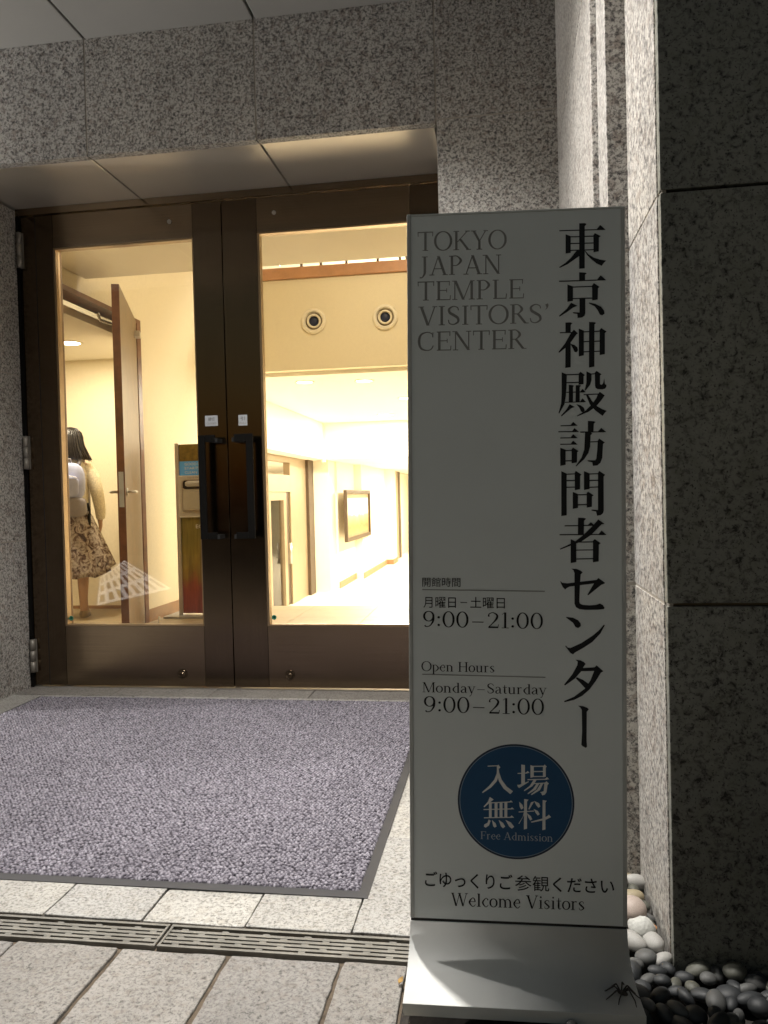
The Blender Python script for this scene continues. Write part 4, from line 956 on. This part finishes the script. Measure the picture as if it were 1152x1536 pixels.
struct('corridor_end_wall', MB().box(-8.4, 2.6, 25.5, 25.6, ZF, 1.67), M['cream'])
# the room behind the glazed hall door
struct('meeting_room_wall', MB().box(-8.5, -8.4, 8.2, 25.6, ZF, 1.67).box(-8.4, -3.41, 19.0, 19.1, ZF, 1.67).box(-8.4, -3.5, 8.12, 8.2, ZF, 1.67), M['white'])
# side room with the person
struct('side_room_floor', MB().box(-6.2, XW-.001, 4.03, 7.05, -.02, .0), M['tile'])
struct('side_room_ceiling', MB().box(-6.2, XW-.121, 4.2, 7.0, 2.36, 2.42), M['white'])
struct('side_room_wall', MB().box(-6.2, XW-.121, 6.95, 7.05, 0, 2.36).box(-6.3, -6.2, 4.1, 7.05, 0, 2.4), M['wallpaper'])
struct('side_room_skirting', MB().box(-6.2, XW-.121, 6.935, 6.95, .001, .03), M['skirt'])

# ------------------------------------------------------------------ inside: lights
def ceiling_light(loc, label, r, power, color, grp='recessed ceiling lights indoors', glow=None):
    t_ = thing('ceiling_light', label, 'ceiling light', loc, grp)
    MB().lathe(loc, (0,0,-1), [(r+.02, -.001), (r+.02, .006), (r, .006), (r, .001)], 24).build('trim_ring', M['nozzle'], t_)
    MB().lathe(loc, (0,0,-1), [(r-.002, .001), (r-.002, .003)], 24).build('diffuser', M['lamp'], t_)
    if power: lamp('ceiling_lamp', 'AREA', Vector(loc)-Vector((0,0,.012)), power, color, r*2, t_, (0,0,-1), shape='DISK')
    return t_
ceiling_light((-1.6, 4.75, 2.60), 'ceiling light in the cream vestibule ceiling above the doors', .10, P_VEST, C_WARM)
p = onZ(457, 568, 2.338); ceiling_light((p.x, p.y, 2.299), 'left of two glowing round lights in the hall ceiling', .09, P_CORR*.22, C_HALL)
p = onZ(546, 566, 2.338); ceiling_light((p.x, p.y, 2.299), 'right of two glowing round lights in the hall ceiling', .09, P_CORR*.22, C_HALL)
p = onZ(104, 514, 2.36); ceiling_light((p.x, p.y, 2.359), 'bright round ceiling light above the person in the side room', .09, P_SIDE*.5, C_WARM)
ceiling_light((-4.6, 5.6, 2.359), 'ceiling light deep in the side room, hidden by the door frame', .09, P_SIDE*.5, C_WARM)
for i, (x, y) in enumerate(((-1.2, 10.4), (-1.8, 12.4))): ceiling_light((x, y, 2.299), ('nearer' if i == 0 else 'farther') + ' plain ceiling light deep in the hall ceiling', .12, P_CORR*.74, C_HALL)
for i, y in enumerate((15.2, 18.2, 21.5)): ceiling_light((-1.2, y, 1.669), ('first', 'middle', 'last')[i] + ' ceiling light along the low corridor', .12, P_LOW*.5, C_HALL)
ceiling_light((-5.6, 13.5, 1.67), 'ceiling light of the room behind the glazed hall door', .15, P_ROOM, C_HALL)
hl = thing('pendant_lamp', 'high hall lamp hanging above the vestibule out of sight', 'lamp', (-.9, 6.5, 4.0))
MB().lathe((-.9,6.5,3.92), (0,0,1), [(.25,0),(.25,.06),(.05,.10),(.02,.18)], 28).build('shade', M['nozzle'], hl)
lamp('hall_lamp', 'AREA', (-.9, 6.5, 3.90), P_HIGH, C_WARM, .5, hl, (0,0,-1), shape='DISK')
lamp('upper_lamp', 'AREA', (-1.5, 9.6, 5.5), 160, C_HALL, .8, None, (0,0,-1), shape='DISK')
for i, (px, r) in enumerate(((419, .07), (454, .045))):
    p = onY(px, 389, 9.2)
    t_ = thing('bulb_lamp', ('larger' if i == 0 else 'smaller') + ' glaring bulb seen over the wooden rail', 'lamp', p, 'glaring bulbs above the wooden rail')
    MB().ball(p, r, r, r).build('bulb', M['bulb'], t_)
    MB().tube([p+Vector((0,0,r*.9)), (p.x, p.y, 5.6)], .012, 8).build('cord', M['mull'], t_)

# ------------------------------------------------------------------ air nozzles on the hall wall
def nozzle(px, py, label, tilt):
    c = onY(px, py, 8.0); t_ = thing('air_nozzle', label, 'air vent', c, 'round air nozzles on the hall wall')
    MB().lathe(c, (0,-1,0), [(.128,-.002),(.132,.012),(.122,.030),(.100,.034),(.092,.022),(.088,-.001)], 40).build('flange', M['nozzle'], t_)
    MB().lathe(c, (0,-1,0), [(.0875,.001),(.0875,.003),(.01,.003)], 32).build('throat', plain('nozzle throat', (.30,.24,.15), .6), t_)
    ax = Vector((tilt, -1, -.10)).normalized(); cc = c + Vector((0,-.004,0))
    MB().lathe(cc, ax, [(.070,.000),(.074,.020),(.066,.042),(.058,.044),(.052,.020),(.050,.004)], 36).build('jet_ring', M['nozzle'], t_)
    MB().lathe(cc, ax, [(.0495,.002),(.0495,.010),(.004,.011)], 28).build('jet_opening', M['navy'], t_)
nozzle(471, 482, 'left round cream air nozzle with dark centre on the hall wall', .20)
nozzle(578, 476, 'right round cream air nozzle with dark blue centre beside the sign edge', .06)

# ------------------------------------------------------------------ open wooden door
hin = Vector((XW+.02, 6.04, 0)); end = Vector((-2.522, 5.0, 0))
dv = (end-hin); L = dv.length; dv.normalize(); nv = Vector((-dv.y, dv.x, 0))
if nv.x < 0: nv = -nv
wd = thing('wooden_door', 'open brown wooden door with steel lever handles', 'door', hin)
def obox(a0, a1, n0, n1, z0, z1):
    m = MB(); q = [hin+dv*a+nv*n for a, n in ((a0,n0),(a1,n0),(a1,n1),(a0,n1))]
    return m.loft([[(*v.xy, z0) for v in q], [(*v.xy, z1) for v in q]], True, False)
th_ = .05
obox(0, L-.001, -th_, -.0005, .012, 2.475).build('panel', M['wood_face'], wd)
obox(L, L+.004, -th_-.001, 0, .012, 2.475).build('edge_strip', M['wood'], wd)
o = obox(L+.0045, L+.0065, -th_*.82, -th_*.18, .97, 1.21).build('lock_plate', M['trim'], wd)
obox(L+.0068, L+.009, -th_*.68, -th_*.34, 1.06, 1.09).build('latch', M['steel'], o)
for s_, n0 in ((1, 0.0), (-1, -th_)):
    a = L-.075; z = 1.075; b0 = hin+dv*a+nv*n0; b1 = b0+nv*(s_*.055)
    h = MB().tube([(*b0.xy, z), (*b1.xy, z), (*(b1-dv*.012).xy, z), (*(b1-dv*.125).xy, z)], .0095, 12).build('lever_handle', M['steel'], wd)
    MB().tube([(*b0.xy, z), (*(b0+nv*(s_*.008)).xy, z)], .026, 20).build('rose', M['steel'], h)
hp = hin+dv*.02+nv*.012
# closer body and arm
obox(.06, .16, .001, .04, 2.32, 2.365).build('closer_body', M['steel'], wd)
MB().tube([(*(hin+dv*.2+nv*(-.06)).xy, 2.37), (*(hin+dv*.42+nv*(-.22)).xy, 2.385), (XW-.02, 5.5, 2.42)], .012, 8).build('closer_arm', M['steel'], wd)
# frame of that doorway
df = thing('door_casing', 'dark wooden casing of the side room doorway', 'door frame', (XW, 5.65, 0))
MB().box(XW-.13, XW+.02, 4.90, 6.12, 2.460, 2.495).build('head', M['wood'], df)
MB().box(XW-.13, XW+.02, 6.055, 6.12, 0.001, 2.459).build('jamb', M['wood'], df)
MB().box(XW-.13, XW+.02, 4.90, 4.945, 0.001, 2.459).build('jamb', M['wood'], df)
# little door stop on the floor
ds = thing('door_stop', 'small white door stop on the floor under the wooden door', 'door stop', (-2.80, 5.98, 0))
MB().tube([(-2.86,6.0,.01),(-2.80,5.98,.012),(-2.755,5.965,.02),(-2.75,5.96,.075)], .008, 8).build('arm', M['nozzle'], ds)
MB().lathe((-2.75,5.96,0), (0,0,1), [(.02,.001),(.02,.012),(.012,.016)], 16).build('foot', M['nozzle'], ds)

# ------------------------------------------------------------------ dispenser stand
DY = 6.45
def dp(px, py): return onY(px, py, DY)
xl = dp(264, 700).x; xr = xl+.42
st = thing('wipe_dispenser', 'floor standing wipe dispenser with blue notice and fruit coloured panel', 'dispenser', ((xl+xr)/2, DY, 0))
MB().box(xl-.10, xr+.08, DY-.13, DY+.20, .001, .018).build('base_plate', plain('steel base', (.40,.40,.37), .35, .6), st, bev=.003)
MB().box(xl, xl+.035, DY-.025, DY+.03, .0185, 1.50).build('post', M['steel'], st, bev=.003)
MB().box(xr-.035, xr, DY-.025, DY+.03, .0185, 1.50).build('post', M['steel'], st, bev=.003)
def fruit():
    m, t, b = newmat('fruit print'); sset(b, rough=.35)
    v = coords(t, (3.2, 3.2, 1.6)); n = noise(t, v, 1.6, 3, .55, .8)
    z = t.nodes.new('ShaderNodeSeparateXYZ'); t.links.new(coords(t), z.inputs[0])
    ad = t.nodes.new('ShaderNodeMath'); ad.operation = 'MULTIPLY_ADD'; ad.inputs[1].default_value = .55; t.links.new(n, ad.inputs[0]); t.links.new(z.outputs[2], ad.inputs[2])
    c = ramp(t, ad.outputs[0], [(.30, (.26,.045,.022)), (.50, (.30,.07,.03)), (.60, (.26,.16,.03)), (.72, (.30,.22,.05)), (.95, (.20,.16,.04))])
    w = noise(t, coords(t, (40, 40, 3)), 1.0, 3, .6)
    t.links.new(mixc(t, 1.0, c, ramp(t, w, [(.3, .6), (.7, 1.2)]), 'MULTIPLY'), b.inputs['Base Color']); return m
FR = fruit()
wgrain = plain('olive wood print', (.17,.115,.022), .4, var=.4, vs=30)
MB().box(xl+.036, xr-.036, DY-.012, DY+.012, .03, .862).build('print_panel', FR, st)
MB().box(xl+.036, xr-.036, DY-.012, DY+.012, 1.345, 1.49).build('header', wgrain, st)
nb = MB().box(xl+.036, xr-.036, DY-.014, DY+.012, 1.222, 1.344).build('notice', plain('blue notice', (.09,.37,.85), .45), st)
off = OFF[st.name]
for i, s_ in enumerate(('GOOD HEALTH', 'STARTS WITH', 'CLEAN HANDS')):
    font_mesh(s_, .032, M['ink_pale'], 'lettering', nb, Vector((xl+.085, DY-.0155, 1.308-.036*i))-off, (R(90),0,0), width=.036*len(s_)*.62)
bd = MB().box(xl+.036, xr-.036, DY-.055, DY+.012, .864, 1.220).build('dispenser_body', M['grey_plastic'], st, bev=.006)
def rrect(x0, x1, z0, z1, r, n=6):
    out = []
    for cx_, cz_, a0 in ((x1-r, z1-r, 0), (x0+r, z1-r, 90), (x0+r, z0+r, 180), (x1-r, z0+r, 270)):
        out += [(cx_+r*math.cos(R(a0+90*k/n)), cz_+r*math.sin(R(a0+90*k/n))) for k in range(n+1)]
    return out
MB().prism(rrect(xl+.075, xr-.06, .905, 1.185, .035), .014, (0, DY-.056, 0)).build('cover', M['steel'], bd)
MB().prism(rrect(xl+.088, xr-.075, .925, 1.10, .02), .004, (0, DY-.0705, 0)).build('front_plate', plain('dispenser front', (.52,.50,.42), .4, .3), bd)
MB().prism(rrect(xl+.088, xr-.075, 1.103, 1.175, .02), .004, (0, DY-.0705, 0)).build('opening', M['black'], bd)
MB().lathe((xl+.22, DY-.062, 1.148), (1,0,0), [(.02,-.11),(.028,-.09),(.028,.10),(.02,.12)], 20).build('roll', plain('roll grey', (.5,.48,.44), .5), bd)
font_mesh('Hand Wipes', .02, M['ink_grey'], 'lettering', bd, Vector((xl+.125, DY-.0565, 1.194))-off, (R(90),0,0), width=.14)
font_mesh('ECO', .045, M['ink_pale'], 'lettering', st, Vector((xl+.17, DY-.0135, .765))-off, (R(90),0,0), width=.105)

# ------------------------------------------------------------------ picture on the corridor wall
def pict():
    X = -2.86; a = onX(516, 733, X); 
    y0, y1, z0, z1 = 15.98+.42, 18.6, .0, .0
    p1 = onX(515, 735, X); p2 = onX(551, 731, X); p3 = onX(516, 814, X); y0, y1 = p1.y, p2.y; zt = p1.z; zb = p3.z
    t_ = thing('framed_picture', 'framed landscape picture on the bright corridor wall', 'picture', (X, (y0+y1)/2, (zt+zb)/2))
    f = .07
    MB().box(X+.001, X+.06, y0, y0+f, zb, zt).box(X+.001, X+.06, y1-f, y1, zb, zt).box(X+.001, X+.06, y0+f, y1-f, zb, zb+f).box(X+.001, X+.06, y0+f, y1-f, zt-f, zt).build('frame', M['mull'], t_)
    MB().box(X+.001, X+.02, y0+f, y1-f, zb+f, zt-f).build('mount', plain('picture mount', (.30,.22,.12), .6), t_)
    m, t, b = newmat('landscape print'); sset(b, rough=.5)
    s_ = t.nodes.new('ShaderNodeSeparateXYZ'); t.links.new(coords(t), s_.inputs[0])
    n = noise(t, coords(t), 3.0, 4, .6)
    ad = t.nodes.new('ShaderNodeMath'); ad.operation = 'MULTIPLY_ADD'; ad.inputs[1].default_value = .28; t.links.new(n, ad.inputs[0]); t.links.new(s_.outputs[2], ad.inputs[2])
    mr = t.nodes.new('ShaderNodeMapRange'); mr.inputs['From Min'].default_value = zb+f*2-OFF[t_.name].z; mr.inputs['From Max'].default_value = zt-f*2-OFF[t_.name].z+.2
    t.links.new(ad.outputs[0], mr.inputs[0])
    t.links.new(ramp(t, mr.outputs[0], [(.1, (.40,.30,.10)), (.28, (.20,.17,.06)), (.40, (.42,.33,.12)), (.52, (.50,.42,.20)), (.58, (.80,.76,.60))]), b.inputs['Base Color'])
    MB().box(X+.0205, X+.024, y0+f*1.9, y1-f*1.9, zb+f*1.8, zt-f*2.2).build('image', m, t_)
pict()

# ------------------------------------------------------------------ glazed hall door on the left (plane x = -3.4)
XD = -3.40
def dX(px, py): return onX(px, py, XD)
gd = thing('glazed_door_screen', 'tan framed glazed door with transom on the left of the lower hall', 'door', (XD, 12.6, ZF))
ya, yb_, yc, yd, ye = dX(398,700).y, dX(430,700).y, dX(442,700).y, dX(455.5,700).y, dX(463,700).y
ztop = 1.665; zdoor = dX(432, 736).z; ztr = dX(430, 713).z
MB().box(XD-.06, XD+.05, 9.2, yb_, ztop-.09, ztop).build('head', M['tan_metal'], gd)
MB().box(XD-.06, XD+.05, 9.2, yb_, zdoor-.02, ztr).build('transom_bar', M['tan_metal'], gd)
MB().box(XD-.06, XD+.05, yb_+.001, yc, ZF, ztop).build('jamb', M['tan_metal'], gd, bev=.006)
MB().box(XD-.08, XD+.03, yc+.001, yd, ZF, ztop).build('side_panel', M['tan_metal'], gd)
MB().box(XD-.08, XD+.08, yd+.001, ye, ZF, ztop).build('mullion', M['mull'], gd)
yg = dX(424, 800).y
MB().box(XD-.05, XD+.03, yg, yb_-.18, ZF+.01, zdoor-.021).build('stile', M['tan_metal'], gd)
MB().box(XD-.06, XD+.02, yb_-.179, yb_-.002, ZF+.01, zdoor-.021).build('inner_jamb', M['mull'], gd)
MB().box(XD-.05, XD+.03, ya-1.2, yg-.001, zdoor-.15, zdoor-.021).build('top_rail', M['tan_metal'], gd)
MB().box(XD-.05, XD+.03, ya-.1, ya+.12, ZF+.01, zdoor-.151).build('stile', M['tan_metal'], gd)
MB().box(XD-.02, XD-.01, ya+.12, yg-.001, ZF+.01, zdoor-.151).build('glass_pane', M['glass'], gd)
MB().tube([(XD+.09, yg+.12, -.03), (XD+.09, yg+.12, .30)], .022, 10).build('pull_handle', M['steel'], gd)
MB().box(XD-.06, XD+.05, 8.2, 9.19, ZF, ztop).build('wall_panel', M['cream'], gd)
# far pair of frames near the end of the corridor
fd = thing('corridor_door', 'brown framed glass door far along the corridor', 'door', (-2.8, 22.4, ZF))
for i, (px0, px1, mm) in enumerate(((587, 591.5, 'mull'), (591.8, 595.5, 'tan_metal'), (595.8, 598.5, 'mull'))):
    ya_, yb2 = onX(px0, 760, -2.83).y, onX(px1, 760, -2.83).y
    MB().box(-2.93, -2.80+.01*i, ya_, yb2-.002, ZF, 1.66).build('stile', M[mm], fd)
MB().box(-2.95, -2.88, 21.61, 25.4, ZF, 1.66).build('glass_pane', M['cream'], fd)
# table with chairs in the room behind the glazed door
tb = thing('table', 'pale table seen through the glazed hall door', 'table', (-4.9, 16.2, ZF))
MB().box(-5.6, -4.3, 15.7, 16.9, ZF+.70, ZF+.74).build('tabletop', M['tan_metal'], tb, bev=.005)
for x, y in ((-5.5,15.8),(-4.4,15.8),(-5.5,16.8),(-4.4,16.8)): MB().tube([(x,y,ZF),(x,y,ZF+.70)], [.022,.03], 10).build('leg', M['mull'], tb)
ch = thing('chair', 'grey upholstered chair beside the table behind glass', 'chair', (-4.5, 15.2, ZF))
MB().box(-4.75, -4.25, 14.95, 15.45, ZF+.40, ZF+.48).build('seat', M['grey_plastic'], ch, bev=.02)
MB().box(-4.75, -4.25, 14.93, 15.0, ZF+.485, ZF+.85).build('backrest', M['grey_plastic'], ch, bev=.02)
for x, y in ((-4.71,14.99),(-4.29,14.99),(-4.71,15.41),(-4.29,15.41)): MB().tube([(x,y,ZF),(x,y,ZF+.40)], .016, 8).build('leg', M['mull'], ch)

# ================================================================== PERSON seen from behind, in the side room
def person():
    base = Vector((-3.755, 6.42, 0)); rz = R(24)         # facing away and a little to the left
    t_ = thing('person', 'person seen from behind in cream knit top and floral skirt', 'person', base); t_.rotation_euler = (0,0,rz); OFF[t_.name] = Vector((0,0,0))
    skin = plain('skin', (.52,.33,.23), .5, var=.05)
    # local axes: x to her right, y forward, z up
    V = []; E = []; RD = []
    def add(p, r, to=None):
        V.append(p); RD.append(r); 
        if to is not None: E.append((to, len(V)-1))
        return len(V)-1
    pel = add((0,0,.86), (.135,.105)); wa = add((0,0,1.02), (.118,.085), pel); chst = add((0,.005,1.20), (.135,.095), wa); nk0 = add((0,-.005,1.345), (.085,.06), chst)
    nk = add((0,0,1.42), (.046,.046), nk0); hd0 = add((0,.015,1.50), (.070,.080), nk); hd = add((0,.012,1.575), (.062,.072), hd0)
    face = add((0,.075,1.485), .03, hd0)
    for s_ in (-1, 1):
        sh = add((s_*.155,0,1.315), .052, nk0)
        if s_ > 0: el, wr, pa = (.225,-.03,1.07), (.235,.06,.865), (.235,.085,.80)
        else: el, wr, pa = (-.215,.03,1.07), (-.16,.21,1.02), (-.12,.26,1.03)
        a = add(el, .038, sh); b = add(wr, .026, a); c = add(pa, (.034,.020), b)
        dirv = (Vector(pa)-Vector(wr)).normalized(); sd = Vector((0,1,0)) if s_ > 0 else Vector((0,0,1))
        for k, (o_, ln) in enumerate(((-.028,.062),(-.010,.072),(.009,.068),(.027,.052))):
            p0 = Vector(pa)+dirv*.03+sd*o_*.8; f1 = add(tuple(p0), .0095, c)
            p1 = p0+dirv*ln*.55+Vector((-.008*s_,0,0)); f2 = add(tuple(p1), .0085, f1)
            p2 = p1+dirv*ln*.35+Vector((-.018*s_,0,0)); add(tuple(p2), .007, f2)
        th0 = Vector(pa)+sd*.035; f1 = add(tuple(th0), .011, c); add(tuple(th0+dirv*.035+Vector((-.012*s_,.008,0))), .009, f1)
        hip = add((s_*.085,0,.80), .088, pel); kn = add((s_*.085,.02,.46), .055, hip); cal = add((s_*.083,-.012,.32), .052, kn); an = add((s_*.08,-.01,.085), .034, cal)
        hl_ = add((s_*.08,-.035,.035), .030, an); ft = add((s_*.09,.10,.028), (.040,.024), an); add((s_*.092,.165,.022), (.034,.018), ft)
    o = skin_mesh('body', V, E, RD, skin, 2, 0); o.parent = t_
    # knit top: torso and sleeves, a little outside the body
    knit = plain('cream knit', (.80,.73,.56), .9, var=.25, vs=90, bmp=.6, bs=260)
    def ell(cx, cy, z, a, b, n=28, wob=0.0): return [(cx+a*math.cos(2*math.pi*k/n)*(1+wob*math.sin(5*2*math.pi*k/n)), cy+b*math.sin(2*math.pi*k/n), z) for k in range(n)]
    top_ = MB().loft([ell(0,0,.84,.160,.128), ell(0,0,.92,.152,.120), ell(0,0,1.04,.146,.112), ell(0,0,1.18,.160,.120), ell(0,0,1.28,.178,.112), ell(0,-.003,1.345,.150,.090), ell(0,-.003,1.385,.085,.066)], False)
    top_.tube([(.125,0,1.315),(.19,-.008,1.24),(.228,-.03,1.08),(.242,.02,.95),(.240,.058,.872)], [.066,.062,.055,.047,.040], 18, False)
    top_.tube([(-.125,0,1.315),(-.19,.008,1.24),(-.220,.03,1.08),(-.19,.13,1.04),(-.16,.20,1.02)], [.066,.062,.055,.046,.038], 18, False)
    top_.build('knit_top', knit, t_, local=True, fix=False)
    # skirt with folds and a dipping hem
    m, t, b = newmat('floral skirt'); sset(b, rough=.85)
    v = coords(t); vo = t.nodes.new('ShaderNodeTexVoronoi'); vo.inputs['Scale'].default_value = 17; t.links.new(v, vo.inputs['Vector'])
    n = noise(t, v, 14, 3, .6, 1.5)
    c = ramp(t, n, [(.36, (.045,.028,.024)), (.44, (.16,.10,.075)), (.52, (.34,.29,.26)), (.60, (.50,.45,.40)), (.68, (.28,.20,.19))])
    pet = ramp(t, vo.outputs['Distance'], [(.18, 1.0), (.26, 0.0)])
    t.links.new(mixc(t, pet, c, (.55,.49,.42)), b.inputs['Base Color'])
    rings = []; NN = 72
    for i in range(13):
        k = i/12; rg = []
        for j in range(NN):
            a = 2*math.pi*j/NN; fold = 1+.085*k*math.sin(9*a+.6*math.sin(2*a))+.03*k*math.sin(17*a)
            hem = .47 - .11*math.cos(a-R(-70)) + .012*math.sin(9*a)
            z = .93*(1-k)+hem*k; rx = .150+.150*k**.85; ry = .118+.165*k**.85
            rg.append((rx*fold*math.cos(a)+.03*k, ry*fold*math.sin(a)+.02*k, z))
        rings.append(rg)
    sk = MB().loft(rings, False).build('skirt', m, t_, local=True, fix=False)
    so = sk.modifiers.new('Solid', 'SOLIDIFY'); so.thickness = .004
    # shoes
    shm = plain('beige shoe', (.30,.23,.15), .5)
    for s_ in (-1, 1):
        x = s_*.085
        MB().loft([[(x+s_*dx_*.0+w*math.cos(2*math.pi*k/16), y0+L_*math.sin(2*math.pi*k/16), z) for k in range(16)] for (w, L_, y0, z, dx_) in ((.046,.135,.055,.002,0),(.048,.138,.055,.014,0),(.046,.132,.052,.035,0),(.038,.085,.01,.055,0))], True).build('shoe', shm, t_, local=True)
    # hair: black, to the shoulders
    hair = plain('black hair', (.016,.013,.012), .38, 0, .5, var=.5, vs=60)
    rings = []; NN = 40
    for z, a, b_, cy_ in ((1.672,.02,.02,-.005),(1.662,.064,.068,-.005),(1.63,.098,.104,-.004),(1.585,.114,.120,-.008),(1.53,.122,.120,-.018),(1.48,.138,.112,-.030),(1.44,.158,.104,-.038),(1.415,.172,.098,-.042),(1.40,.176,.092,-.044),(1.392,.160,.08,-.044)):
        rings.append([(a*math.cos(2*math.pi*j/NN)*(1+.05*math.sin(11*2*math.pi*j/NN+z*7)), cy_+b_*math.sin(2*math.pi*j/NN)*(1+.05*math.sin(13*2*math.pi*j/NN+z*5)) * (1 if math.sin(2*math.pi*j/NN) < .2 or z > 1.56 else .25), z+.012*math.sin(7*2*math.pi*j/NN)*(z < 1.42)) for j in range(NN)])
    hm = MB().loft(rings, True)
    for q in range(230):
        a = random.uniform(0, 2*math.pi)
        if math.sin(a) > .35: continue
        k0 = random.uniform(0, 3); dr = random.uniform(-.002, .008); ln = random.uniform(-.012, .03); tw = random.uniform(-.12, .12); pts_ = []
        for i in range(int(k0), len(rings)-1):
            j = int((a+tw*i/8)/(2*math.pi)*NN) % NN; p_ = Vector(rings[i][j]); c_ = Vector((0, p_.y*.3, p_.z)); o_ = (p_-c_).normalized()
            pts_.append(p_+o_*(dr+.003*math.sin(i*1.7+q)))
        e_ = pts_[-1]; o_ = Vector((e_.x, e_.y, 0)).normalized()
        pts_.append(e_+Vector((0,0,-ln))+o_*random.uniform(-.004,.018))
        hm.tube(pts_, [.0035]*(len(pts_)-1)+[.0012], 5)
    hm.build('hair', hair, t_, local=True, fix=False)
    # face features on the far side
    MB().ball((-.027,.098,1.512), .011, .006, .006).ball((.027,.098,1.512), .011, .006, .006).build('eyes', M['ink_pale'], t_, local=True)
    MB().ball((0,.102,1.452), .022, .006, .006).build('mouth', plain('lips', (.45,.16,.13), .5), t_, local=True)
    MB().ball((0,.108,1.485), .011, .014, .020).build('nose', skin, t_, local=True)
    # backpack, a thing of its own
    bp = thing('backpack', 'pale lavender grey backpack worn on the back', 'backpack', base); bp.rotation_euler = (0,0,rz); OFF[bp.name] = Vector((0,0,0))
    lav = plain('lavender fabric', (.47,.52,.78), .75, var=.12, vs=16, bmp=.5, bs=22); grey = plain('grey fabric', (.30,.28,.30), .8, var=.1, bmp=.4, bs=30)
    def pad(x0, x1, y0, y1, z0, z1, pw_=4.0, n=32, m_=12):
        rings = []
        for i in range(m_+1):
            th2 = -math.pi/2+math.pi*i/m_; cz = math.copysign(abs(math.sin(th2))**(2/pw_), math.sin(th2)); cr = abs(math.cos(th2))**(2/pw_)
            rg = []
            for j in range(n):
                a = 2*math.pi*j/n; ca = math.copysign(abs(math.cos(a))**(2/pw_), math.cos(a)); sa = math.copysign(abs(math.sin(a))**(2/pw_), math.sin(a))
                rg.append(((x0+x1)/2+(x1-x0)/2*ca*max(cr,.02), (y0+y1)/2+(y1-y0)/2*sa*max(cr,.02), (z0+z1)/2+(z1-z0)/2*cz))
            rings.append(rg)
        return rings
    b1 = MB().loft(pad(-.145,.145,-.255,-.112,1.02,1.355,3.0)).build('main_bag', lav, bp, local=True)
    MB().loft(pad(-.150,.150,-.265,-.108,.885,1.06,4.5)).build('lower_bag', grey, bp, local=True)
    pk = MB().loft(pad(-.10,.10,-.300,-.245,1.06,1.24,4.0)).build('front_pocket', lav, bp, local=True)
    MB().tube([(-.095,-.296,1.215),(-.05,-.302,1.235),(.05,-.302,1.235),(.095,-.296,1.215)], .004, 6).build('zip', M['grey_plastic'], pk, local=True)
    MB().tube([(-.03,-.17,1.345),(-.03,-.18,1.385),(.03,-.18,1.385),(.03,-.17,1.345)], .009, 8).build('carry_loop', grey, bp, local=True)
    for s_ in (-1, 1):
        MB().tube([(s_*.09,-.13,1.34),(s_*.105,-.06,1.40),(s_*.11,.06,1.385),(s_*.12,.135,1.25),(s_*.14,.12,1.08),(s_*.15,0,.96),(s_*.14,-.11,.92)], .016, 10).build('shoulder_strap', grey, bp, local=True)
    MB().tube([(.152,-.13,1.00),(.160,-.09,.95),(.158,-.09,.80)], [.012,.014,.010], 8).build('side_strap', M['black'], bp, local=True)
person()
